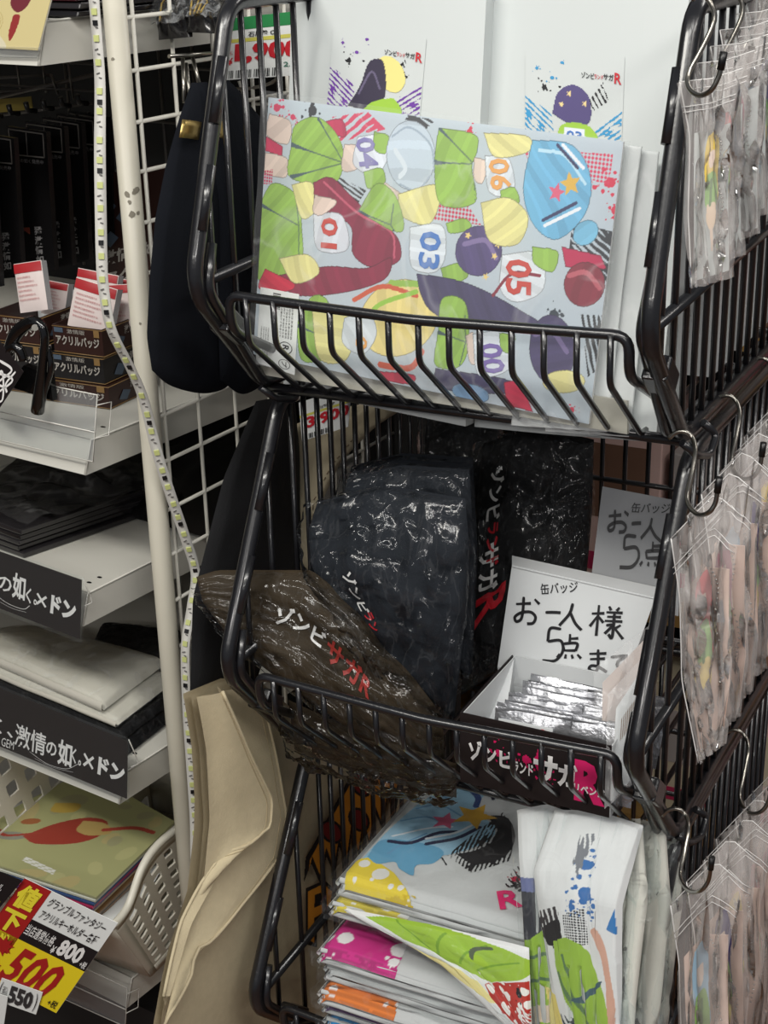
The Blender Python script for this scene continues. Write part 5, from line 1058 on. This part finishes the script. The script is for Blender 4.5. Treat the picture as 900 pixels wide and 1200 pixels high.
# fourth shelf: wrapped cloths
z4 = SHELF_TOP[3]; M_wc = mat('off-white folded cloth', (206, 202, 190), .85, bump=.25, bscale=200)
F_cl = film('clear cloth wrap', haze=.05, ridge=.12, scale=16, wr=.5, rough=.14, gl=.16)
def flat_cloth(label, pts, z, th, m, fm, seed, amp=.003, wa=.004):
    P = [hz(*p, z) for p in pts]; f = quad(*P); T = thing('wrapped_cloth', label, 'cloth', f(.5, .5), 'wrapped cloths on the fourth shelf'); mb, F = pillow(f, th, 26, 26, amp, 3, seed, p=.16, back=.1); build('cloth', mb, m, T)
    build('fold_edge', MB().grid(lambda u, v: f(u, 0)+Vector((0, -.002*math.sin(PI*v)-.002, -.002+th*.8*v+.001*noise.noise(Vector((u*5, seed, 0))))), 20, 5), m, T)
    build('clear_wrap', MB().grid(lambda u, v: f(u, v)+Vector((.002, -.004, dome(u, v, .16)*(th+.003)+wa*(lambda q: q[1]-q[0])(noise.voronoi(Vector((u*6, v*4, seed)))[0])*.8)), 34, 34, smooth=False), fm, T)
flat_cloth('black wrapped cloth lowest in the stack on the fourth shelf', [(-60, 800), (150, 884), (228, 822), (60, 770)], z4+.002, .012, M_blackc, F_wr, 81, wa=.010)
flat_cloth('black wrapped cloth second in the stack on the fourth shelf', [(-60, 786), (146, 866), (222, 808), (60, 760)], z4+.014, .009, M_blackc, F_wr, 82, wa=.008)
flat_cloth('lower off-white wrapped cloth on the fourth shelf', [(-60, 768), (138, 850), (208, 796), (50, 748)], z4+.026, .008, M_wc, F_cl, 83)
flat_cloth('upper off-white wrapped cloth on the fourth shelf, topmost', [(-60, 752), (122, 832), (194, 778), (40, 738)], z4+.036, .014, M_wc, F_cl, 84, wa=.002)
flat_cloth('crumpled black pack at the right back of the fourth shelf', [(104, 772), (200, 778), (215, 745), (120, 735)], z4+.030, .012, M_blackc, F_wr, 85)

# white perforated basket with printed files
M_pl = mat('white moulded plastic', (214, 210, 196), .38)
T = thing('plastic_basket', 'white perforated plastic basket on the lowest shelf', 'basket', (-.92, 1.12, .502))
def perforated(fn, nu, nv, fill=.56):
    mb = MB()
    for i in range(nu):
        for j in range(nv):
            a0, a1, b0, b1 = i/nu, (i+1)/nu, j/nv, (j+1)/nv; ca, cb = (a0+a1)/2, (b0+b1)/2; ha, hb = fill/2/nu, fill/2/nv
            O = [(a0, b0), (ca, b0), (a1, b0), (a1, cb), (a1, b1), (ca, b1), (a0, b1), (a0, cb)]
            I_ = [(ca-ha*.92, cb-hb*.92), (ca, cb-hb), (ca+ha*.92, cb-hb*.92), (ca+ha, cb), (ca+ha*.92, cb+hb*.92), (ca, cb+hb), (ca-ha*.92, cb+hb*.92), (ca-ha, cb)]
            mb.add([fn(*p) for p in O]+[fn(*p) for p in I_], [(k, (k+1) % 8, 8+(k+1) % 8, 8+k) for k in range(8)])
    return mb
def solid(o, t): m_ = o.modifiers.new('thickness', 'SOLIDIFY'); m_.thickness = t; m_.offset = 0; return o
xb, xt = -.838, -.822
rim = [sx(132, 1086, xt), sx(150, 1062, xt), sx(166, 1018, xt), sx(185, 990, xt), sx(225, 952, xt), Vector((xt, 1.20, .70)), Vector((xt, 1.32, .70))]
bt = [Vector((xb, 1.055, .502)), Vector((xb, 1.32, .502))]
rw = coons(bt, smoothline(rim, 6), [bt[0], rim[0]], [bt[1], rim[-1]])
solid(build('side_wall', perforated(lambda u, v: rw(.04+.96*u, .10+.82*v), 13, 8), M_pl, T), .0022)
solid(build('side_border', MB().grid(lambda u, v: rw(.04*u, v), 1, 8).grid(lambda u, v: rw(u, .10*v), 16, 1).grid(lambda u, v: rw(u, .92+.08*v), 24, 1), M_pl, T), .0026)
XLb = -1.03; lw_ = quad((XLb+.01, 1.055, .502), (XLb+.01, 1.32, .502), (XLb, 1.32, .73), (XLb, 1.0, .70))
solid(build('side_wall', perforated(lw_, 10, 7), M_pl, T), .0022)
frw = quad((XLb+.01, 1.055, .502), (xb, 1.055, .502), rim[0], (XLb, rim[0].y+.0, rim[0].z)); solid(build('front_wall', MB().grid(frw, 8, 4), M_pl, T), .0024)
build('rim', MB().tube([Vector((XLb, rim[0].y, rim[0].z))]+smoothline(rim, 6), .0042, 8), M_pl, T)
solid(build('back_wall', MB().grid(quad((XLb, 1.32, .502), (xb, 1.32, .502), (xt, 1.32, .70), (XLb, 1.32, .70)), 2, 2), M_pl, T), .002)
solid(build('floor_plate', MB().grid(quad((XLb+.01, 1.055, .503), (xb, 1.055, .503), (xb, 1.32, .503), (XLb+.01, 1.32, .503)), 2, 2), M_pl, T), .002)
# files in it
zf = .628; fp = [(-70, 985), (112, 1042), (205, 965), (100, 905)]
def file_fn(dz, sh=0): 
    P = [hz(p[0]+sh, p[1], zf-.0) for p in fp]; P[0].z -= .01; P[1].z -= .012; return lambda u, v: coons([P[0]+Vector((0, 0, dz)), P[1]+Vector((0, 0, dz))], [P[3]+Vector((0, 0, dz)), P[2]+Vector((0, 0, dz))], [P[0]+Vector((0, 0, dz)), P[3]+Vector((0, 0, dz))], [P[1]+Vector((0, 0, dz)), P[2]+Vector((0, 0, dz))])(u, v)
cols = [(176, 176, 136), (206, 208, 196), (60, 84, 130), (170, 52, 90), (90, 60, 110), (196, 180, 150), (120, 90, 60), (84, 74, 60), (150, 120, 90)]
fl = ['topmost, printed in pale olive with a red shape', 'second from the top, white edged', 'third, blue edged', 'fourth, crimson edged', 'fifth, violet edged', 'sixth, cream edged', 'seventh, brown edged', 'eighth, dark edged', 'lowest in view']
for k in range(9):
    g = file_fn(-.0042*k, -2*k+(6 if k > 5 else 0)); T = thing('clear_file', 'flat plastic file in the perforated basket, '+fl[k], 'file', g(.5, .5), 'files in the perforated basket')
    build('sheet', flatpack(g, -.0024, 8, 4), mat('file sheet tint %d' % k, cols[k], .25, coat=.3), T)
    if k == 0:
        I = Ink(200, 150, (158, 158, 112)); R = random.Random(9)
        for i in range(22): I.ell(R.random(), R.random(), .05+.08*R.random(), .03+.05*R.random(), R.choice([(150, 148, 112), (170, 168, 120), (132, 132, 118), (172, 160, 112)]), R.random()*3)
        I.poly([(.28, .30), (.40, .28), (.58, .40), (.66, .56), (.60, .70), (.46, .66), (.34, .50)], (148, 58, 46), curve=True); I.poly([(.46, .62), (.60, .68), (.70, .62), (.60, .52), (.50, .52)], (176, 150, 92), curve=True); I.line([(.12, .28), (.2, .26), (.34, .38)], .012, (150, 62, 50)); I.line([(.64, .62), (.80, .76), (.94, .80)], .02, (158, 66, 52)); I.poly([(.16, .66), (.30, .74), (.34, .66), (.22, .58)], (176, 150, 70), curve=True); I.ell(.2, .44, .07, .035, (150, 92, 56), .4)
        for a in (.70, .66, .62): I.line([(.52-a*.1, .10+.04*(a-.6)*10), (.74-a*.1, .07+.04*(a-.6)*10)], .006, (214, 214, 206))
        print_on('file_print', I, lambda u, v: g(u, v)+Vector((0, 0, .0026)), M_ink, T, .0)
pq = [hz(132, 1086, .60), hz(176, 1030, .60), hz(196, 1000, .60), hz(110, 1040, .60)]
o = build('loose_sheet', flatpack(quad(hz(60, 1045, .585), hz(150, 1088, .585), hz(200, 1000, .585), hz(110, 990, .585)), .001, 1, 1), M_white); tag(o, 'loose white sheet under the files in the perforated basket', 'paper')

# price cards on the lowest shelf
M_yel = mat('bright yellow print', (238, 214, 34), .5); M_crd = mat('deep red print', (170, 30, 30), .5); M_yt = mat('yellow lettering ink', (240, 224, 60), .5)
def card(label, q, d, base, name='price_card'):
    f = quad(sf(*q[0], d), sf(*q[1], d), sf(*q[2], d), sf(*q[3], d)); T = thing(name, label, 'price card', f(.5, 0)); build('card', flatpack(f, .0006, 1, 1), base, T); return T, f, (lambda x, y: inv(x, y, q=q))
Q = [(-44, 1131), (66, 1187), (138, 1082), (29, 1029)]
T, f, iv = card('red, white and yellow price card reading 500 below the perforated basket', Q, -.092, M_white)
def patch_(nm, u0, v0, u1, v1, m, lift=.0003):
    build(nm, MB().grid(lambda u, v: lifted(f, lift)(u0+(u1-u0)*u, v0+(v1-v0)*v), 1, 1), m, T)
patch_('red_field', 0, .30, .30, 1, M_crd); patch_('black_band', .30, .48, 1, .70, M_txt); patch_('yellow_field', 0, 0, 1, .48, M_yel)
W2 = lambda s, o, U, V, m, b=.012, sh=0, nm='lettering': build(nm, text_on(MB(), f, s, o, U, V, bold=b, shear=sh, lift=.0010), m, T)
W2('値', (.03, .74), (.22, 0), (0, .23), M_yt, .05); W2('下', (.03, .50), (.22, 0), (0, .21), M_yt, .05); W2('げ', (.03, .30), (.20, 0), (0, .18), M_yt, .05)
W2('グランブルファンタジー', (.34, .87), (.60, 0), (0, .09), M_txt); W2('アクリルキーホルダー各種', (.34, .74), (.60, 0), (0, .09), M_txt)
W2('当店通常価格', (.31, .55), (.30, 0), (0, .11), M_wtx, .01); W2('¥', (.62, .50), (.04, 0), (0, .08), M_wtx); W2('800', (.67, .51), (.24, 0), (0, .17), M_wtx, .04); W2('+税', (.925, .50), (.06, 0), (0, .07), M_wtx)
W2('500', (.34, .04), (.52, 0), (0, .40), M_crd, .03, .25); W2('¥', (.25, .06), (.07, 0), (0, .12), M_crd); W2('+税', (.88, .03), (.09, 0), (0, .08), M_txt)
def burst():
    c = (.22, .36); P = [f(c[0]+(.11 if i % 2 else .06)*math.cos(i*PI/9), c[1]+(.11 if i % 2 else .06)*1.0*math.sin(i*PI/9))+Vector((0, -.0011, 0)) for i in range(18)]; return MB().add(P, [tuple(range(18))])
build('star_burst', burst(), M_crd, T); W2('大特価', (.15, .33), (.14, 0), (0, .06), M_yt, .01)
T, f, iv = card('small white tag reading 550 stuck on the yellow price card', [(-6, 1172), (42, 1189), (50, 1163), (2, 1146)], -.0945, M_white)
W2('(', (.04, .1), (.05, 0), (0, .8), M_txt, .0); W2('税込', (.11, .25), (.13, 0), (0, .5), M_grey, .01); W2('550', (.27, .12), (.58, 0), (0, .76), mat('dark grey lettering ink', (52, 52, 54), .5), .05); W2(')', (.90, .1), (.05, 0), (0, .8), M_txt, .0)
T, f, iv = card('dark price card with yellow lettering at the left picture edge', [(-60, 1050), (-4, 1068), (26, 1032), (-30, 1010)], -.096, M_txt); W2('プライス', (.55, .05), (.40, 0), (0, .30), M_yt, .03); W2('セール', (.5, .5), (.3, 0), (0, .25), M_wtx, .01)
T, f, iv = card('white price tag corner at the lower left picture edge', [(-50, 1230), (0, 1232), (9, 1168), (-50, 1150)], -.098, M_white); W2('税込', (.4, .6), (.5, 0), (0, .2), M_txt, .02)
clear_rail('clear price rail on the lowest shelf, behind the price cards', (-60, 1060), (149, 1158), (147, 1203), (-60, 1110), -.012)

# ================================================================== between shelf and rack
# light strip: ribbon with diodes
M_strp = mat('white flexible circuit strip', (208, 206, 200), .45); M_led = mat('unlit yellow phosphor diode', (196, 202, 132), .35, coat=.3); M_chip = mat('black chip', (20, 20, 22), .4); M_pad = mat('grey solder mark', (96, 94, 92), .5)
LP = [(109, -30, -.785), (110, 0, -.785), (114, 50, -.785), (117, 100, -.785), (117, 180, -.785), (118, 250, -.785), (119, 300, -.785), (121, 335, -.785), (130, 385, -.783), (152, 430, -.781), (168, 468, -.780), (184, 530, -.779), (200, 580, -.778), (217, 630, -.778), (229, 672, -.778), (224, 712, -.779), (217, 760, -.780), (219, 830, -.781), (224, 900, -.781), (228, 960, -.782), (229, 1010, -.784), (233, 1060, -.786)]
P = smoothline([sx(*p) for p in LP], 10)
T = thing('light_strip', 'white flexible light strip with small square diodes hanging in front of the post', 'light strip', P[0])
vw = [(CC-p).normalized() for p in P]; mb = MB(); W = []
for i, p in enumerate(P):
    d = (P[min(i+1, len(P)-1)]-P[max(i-1, 0)]).normalized(); s = d.cross(Vector((.28, -.9, .3))).normalized(); tw = .25*math.sin(i*.09); s = (s+Vector((0, 0, 0))+d.cross(s)*tw).normalized(); W.append((p, d, s)); 
for nm, o in (('circuit_ribbon', 0),): 
    n = len(W); V = []
    for p, d, s in W: nn = s.cross(d).normalized(); V += [p-s*.0048, p+s*.0048, p+s*.0048-nn*.0006, p-s*.0048-nn*.0006]
    F = []
    for i in range(n-1): F += [(4*i+k, 4*i+(k+1) % 4, 4*i+4+(k+1) % 4, 4*i+4+k) for k in range(4)]
    build(nm, MB().add(V, F, True), M_strp, T)
L = 0; nxt = .008; k = 0; led0 = None
for i in range(1, len(W)):
    p, d, s = W[i]; L += (p-W[i-1][0]).length
    if L >= nxt:
        nn = s.cross(d).normalized()
        if nn.dot(CC-p) < 0: nn = -nn
        build('diode', MB().box(p+nn*.0008, (.0048, .0050, .0012), s, d, nn), M_led, T)
        q = p+d*.0085
        if k % 3 == 1: build('chip', MB().box(q+nn*.0007, (.0042, .0040, .0010), s, d, nn), M_chip, T)
        else: build('solder_mark', MB().box(q+nn*.0006+s*.001, (.0032, .0010, .0006), (s+d*.3).normalized(), d, nn), M_pad, T)
        build('solder_mark', MB().box(q+d*.0035+nn*.0006-s*.0008, (.0026, .0009, .0006), (s-d*.2).normalized(), d, nn), M_pad, T)
        nxt += .0193; k += 1
# navy bags hanging between the grid and the rack
M_nav2 = mat('navy felt cloth', (11, 14, 21), .9, bump=.3, bscale=300, spec=.2)
X_ = lambda x, *L: [sx(a, b, x) for a, b in L]
f = coons(smoothline(X_(-.725, (178, 434), (200, 452), (236, 461), (262, 456), (276, 442)), 6), X_(-.735, (224, 97), (243, 96)), X_(-.73, (178, 434), (172, 395), (175, 330), (182, 255), (194, 195), (208, 145), (224, 97)), X_(-.72, (276, 442), (292, 400), (290, 300), (280, 180), (262, 130), (243, 96)))
T = thing('fabric_pouch', 'navy fabric pouch with a gold tab hanging left of the rack', 'pouch', f(.5, 0)); mb, F = pillow(f, .014, 30, 44, .004, 3, 91, back=.2); build('pouch_body', mb, M_nav2, T)
mb = MB().grid(lambda u, v: F(.30+.0*u, .5)*0+sx(214+22*u-4*(1-v), 161-21*v+3*u, -.716)+Vector((.002*math.sin(PI*u), 0, 0)), 6, 3); M_gtab = mat('brushed gold tab', (176, 150, 92), .3, metal=.85); solid(build('gold_tab', mb, M_gtab, T), .001)
f = coons(smoothline(X_(-.712, (258, 445), (285, 462), (318, 445)), 6), X_(-.712, (250, 96), (268, 94)), X_(-.712, (258, 445), (254, 330), (250, 200), (250, 96)), X_(-.712, (318, 445), (345, 300), (342, 170), (300, 135), (268, 94)))
T = thing('fabric_pouch', 'second navy pouch hanging beside the first, behind the rack side wires', 'pouch', f(.5, 0)); mb, F = pillow(f, .010, 24, 30, .004, 3, 92, back=.2); build('pouch_body', mb, M_nav2, T)
mb = MB().grid(lambda u, v: sx(250+16*u-3*(1-v), 161-20*v+1*u, -.698), 4, 3); solid(build('gold_tab', mb, M_gtab, T), .001)
T = thing('display_hook', 'steel double peg holding the navy pouches on the wire grid', 'hook', sx(240, 75, -.76))
for a, b in (((198, 66), (262, 62)), ((214, 68), (216, 120)), ((226, 68), (234, 100)), ((218, 74), (224, 128))): build('hook_wire', MB().tube([sx(*a, -.765), sx(*b, -.755)], .0018, 7), M_steel, T)
build('hook_wire', MB().tube(rounded([ax(275, 104, 1.26), ax(292, 104, 1.26), ax(318, 98, 1.26), ax(332, 86, 1.26)], .01), .0016, 7), M_steel, T)
build('hook_wire', MB().tube(rounded([ax(280, 95, 1.28), ax(287, 118, 1.28), ax(320, 112, 1.28), ax(330, 122, 1.28), ax(300, 122, 1.28)], .006), .0014, 7), M_gw, T)
# price tags
def tag_card(label, q, y, num, green):
    f = quad(*[ax(*p, y) for p in q]); T = thing('price_tag', label, 'price tag', f(.5, 0)); build('card', flatpack(f, .0006, 1, 1), M_white, T)
    W3 = lambda s, o, U, V, m, b=.02: build('lettering', text_on(MB(), f, s, o, U, V, bold=b, lift=.0010), m, T)
    if green: build('green_band', MB().grid(lambda u, v: lifted(f, .0004)(u, .80+.2*v), 1, 1), mat('green print', (40, 130, 72), .5), T)
    build('yellow_band', MB().grid(lambda u, v: lifted(f, .0004)(u, .60+.06*v), 1, 1), mat('pale yellow print', (214, 208, 96), .5), T)
    W3(num, (.13, .24), (.87, 0), (0, .34), M_red, .04); W3('石川塾 OP', (.30, .67), (.4, 0), (0, .09), M_txt); W3('¥', (.03, .24), (.08, 0), (0, .12), M_red); W3('本体', (.03, .40), (.08, 0), (0, .07), M_red)
    if num == '1,900': W3('2,090', (.78, .14), (.3, 0), (0, .09), mat('green lettering ink', (40, 110, 90), .5), .01)
    mb = MB()
    for i in range(26):
        if (i*7) % 5 != 1: a = .06+i*.024; mb.add([lifted(f, .0006)(a, .02), lifted(f, .0006)(a+.010+.006*(i % 2), .02), lifted(f, .0006)(a+.010+.006*(i % 2), .15), lifted(f, .0006)(a, .15)], [(0, 1, 2, 3)])
    o = build('barcode', mb, M_txt, T); o['kind'] = 'stuff'
tag_card('white and green price tag reading 1,900 behind the rack side wires', [(263, 94), (352, 88), (356, 12), (266, 22)], 1.225, '1,900', True)
tag_card('white price tag reading 3,900 behind the middle basket side wires', [(354, 517), (408, 500), (412, 452), (350, 472)], 1.22, '3,900', False)
# beige quilted item behind the left side wires of the middle basket
M_bei = mat('beige felt', (176, 164, 138), .8, bump=.2, bscale=200)
f = coons(A_((340, 668, 1.24), (374, 668, 1.24)), A_((392, 480, 1.28), (440, 470, 1.30), (480, 474, 1.31)), A_((340, 668, 1.24), (330, 580, 1.24), (331, 525, 1.245), (346, 497, 1.26), (392, 480, 1.28)), A_((374, 668, 1.24), (376, 590, 1.25), (400, 540, 1.28), (440, 500, 1.30), (480, 474, 1.31)))
T = thing('beige_slipper', 'rounded beige felt item with stitched edge behind the middle basket', 'felt item', f(.5, 0)); mb, F = pillow(f, .010, 24, 30, .002, 3, 95); build('felt_body', mb, M_bei, T)
mb = MB()
for k in range(20): a = .03+.7*k/20; mb.tube([F(.86, a)+Vector((0, -.0006, 0)), F(.87, a+.018)+Vector((0, -.0006, 0))], .0006, 4)
o = build('stitching', mb, mat('brown stitching', (120, 104, 82), .7), T); o['kind'] = 'stuff'
f = coons(X_(-.745, (222, 830), (300, 800)), X_(-.745, (300, 470), (345, 462)), X_(-.745, (222, 830), (226, 700), (262, 560), (300, 470)), X_(-.745, (300, 800), (352, 640), (345, 462)))
T = thing('black_bag', 'black cloth bag hanging behind the rack, above the beige canvas bag', 'bag', f(.5, 0)); mb, F = pillow(f, .012, 22, 30, .005, 3, 96, back=.2); build('bag_body', mb, M_blackc, T)
# beige canvas tote
M_can = mat('natural cotton canvas', (198, 184, 152), .9, bump=.5, bscale=500, vary=.06, bdist=.0006)
body = coons(X_(-.70, (188, 1230), (480, 1230)), X_(-.70, (228, 816), (262, 800), (300, 792), (345, 830), (420, 860), (560, 880)), X_(-.70, (188, 1230), (206, 1130), (232, 1050), (242, 960), (238, 880), (228, 816)), X_(-.70, (480, 1230), (540, 1050), (560, 880)))
T = thing('canvas_bag', 'large natural canvas bag with an orange pizza print hanging left of the lowest basket', 'bag', body(.3, .0))
bf = lifted(body, lambda u, v: -.004+.010*math.exp(-((u-.16)/.10)**2)*math.sin(PI*min(1, v*1.1))+.003*noise.noise(Vector((u*5, v*3, 2))))
build('bag_body', MB().grid(bf, 50, 50), M_can, T); build('bag_back', MB().grid(lifted(body, -.012), 12, 12, flip=True), M_can, T)
def flap(nm, left, right, h, seed, hem=True):
    f = coons([left[0], right[0]], [left[-1], right[-1]], left, right)
    g = lifted(f, lambda u, v: .002+h*math.sin(PI*.5*min(1, u*1.02))**1.5*math.sin(PI*(.08+.84*v))**.6+.002*noise.noise(Vector((u*3, v*4, seed))))
    mb = MB().grid(g, 24, 40); mb.grid(lambda u, v: g(1, v).lerp(f(1, v), u)+Vector((-.003*u, .002*u, 0)), 4, 40); build(nm, mb, M_can, T)
    if hem: build('hem', MB().tube([g(.985, v/40) for v in range(41)], .0016, 8), M_can, T); build('seam_line', MB().tube([g(.90, v/40)+Vector((.0002, -.0003, 0)) for v in range(41)], .0004, 4), mat('canvas stitching', (170, 154, 122), .8), T)
flap('outer_fold', X_(-.70, (190, 1210), (206, 1130), (232, 1050), (242, 960), (238, 880), (230, 816)), X_(-.695, (197, 1205), (222, 1125), (268, 1058), (312, 1000), (322, 950), (310, 880), (296, 796)), .014, 1)
flap('inner_fold', X_(-.694, (196, 1180), (212, 1120), (234, 1050), (244, 960), (240, 880), (229, 816)), X_(-.684, (201, 1170), (226, 1085), (262, 1020), (304, 965), (306, 930), (284, 880), (256, 806)), .012, 2)
PQ = [(345, 1125), (485, 1125), (485, 880), (345, 880)]; pf = quad(*[sx(*p, -.6935) for p in PQ]); I = Ink(220, 380); iv = lambda x, y: inv(x, y, q=PQ)
PX = lambda *a: [iv(a[i], a[i+1]) for i in range(0, len(a), 2)]; ORG, BK, RD = (206, 134, 40), (30, 24, 22), (124, 36, 32)
drip = (356, 1028, 362, 1004, 372, 1030, 378, 996, 388, 1020, 392, 984, 402, 1012, 406, 968, 416, 1000, 420, 960, 428, 988, 434, 944, 444, 968, 450, 926, 458, 956, 470, 892)
I.poly(PX(*((354, 1034, 356, 1002, 382, 950, 406, 904, 436, 884, 474, 882)+drip[::-1][0:0]+(472, 896, 459, 960, 450, 932, 445, 974, 434, 950, 429, 994, 420, 966, 416, 1006, 406, 974, 402, 1018, 392, 990, 388, 1026, 378, 1002, 372, 1036, 362, 1010))), BK)
I.poly(PX(359, 1022, 361, 1004, 385, 954, 409, 909, 438, 889, 470, 887, 467, 894, 457, 946, 450, 924, 443, 962, 434, 940, 427, 982, 420, 954, 414, 994, 406, 962, 400, 1006, 392, 978, 386, 1014, 378, 990, 371, 1022, 363, 1000), ORG)
for x, y in ((384, 972), (418, 918), (415, 958), (448, 902)): I.ell(*iv(x, y), .048, .062, BK, .6); I.ell(*iv(x, y), .036, .050, RD, .6)
I.poly(PX(356, 1106, 356, 1038, 376, 1028, 388, 1040, 386, 1066, 368, 1080, 368, 1110), BK); I.poly(PX(359, 1100, 359, 1042, 375, 1033, 384, 1042, 382, 1062, 365, 1074, 365, 1104), ORG); I.poly(PX(365, 1062, 366, 1046, 376, 1042, 376, 1056), BK)
I.poly(PX(392, 1080, 392, 1024, 402, 1018, 402, 1074), BK); I.poly(PX(394, 1076, 394, 1028, 400, 1023, 400, 1072), ORG); I.poly(PX(408, 1068, 408, 1012, 432, 996, 434, 1008, 418, 1046, 434, 1036, 434, 1050), BK); I.poly(PX(411, 1062, 411, 1018, 428, 1004, 414, 1044), ORG)
print_on('orange_print', I, pf, M_inkm, T, 0)

# ================================================================== what stands behind the rack, seen through its wires
T = thing('gondola_back', 'dark store gondola standing behind the wire rack', 'shelving', (-.25, 2.1, 0))
build('backing', MB().box((-.3, 2.16, .9), (2.2, .02, 1.8)), M_dark, T)
for z in (.28, .62, 1.02): build('shelf_board', MB().box((-.3, 2.02, z), (2.2, .30, .025)), mat('ochre wood shelf board', (150, 118, 66), .5), T)
M_bg = [mat('pale pink box card', (206, 176, 168), .5), mat('magenta edged card', (176, 40, 84), .5), mat('greyish box card', (168, 162, 158), .5), mat('brown box card', (112, 84, 68), .5), mat('cream box card', (196, 186, 160), .5)]
R = random.Random(12); n = 0
for z, hh in ((.293, .26), (.633, .30), (1.033, .30)):
    x = -.75
    while x < .35:
        w_ = R.uniform(.06, .12); h_ = hh*R.uniform(.6, .95); ci = R.choice([0, 0, 2, 0, 4, 3]); m = M_bg[ci]; d_ = .12; n += 1
        T = thing('goods_box', ['pale pink', '', 'grey', 'brown', 'cream'][ci]+' goods box on the '+{.293: 'lowest', .633: 'middle', 1.033: 'upper'}[z]+' board behind the rack, '+('at its left end' if x < -.7 else 'box %s from the left' % ['one', 'two', 'three', 'four', 'five', 'six', 'seven', 'eight', 'nine', 'ten', 'eleven', 'twelve', 'thirteen', 'fourteen'][int((x+.75)/.09)]), 'box', (x+w_/2, 1.96, z), 'goods boxes on the shelving behind the rack')
        bevel(build('carton', MB().box((x+w_/2, 1.96, z+h_/2), (w_, d_, h_)), m, T), .002)
        build('printed_band', MB().box((x+w_/2, 1.8995, z+h_*.15), (w_*.98, .001, h_*.10)), M_bg[1], T); build('printed_panel', MB().box((x+w_/2, 1.8995, z+h_*.6), (w_*.7, .001, h_*.4)), M_bg[R.choice([2, 4, 3])], T)
        x += w_+R.uniform(.004, .03)
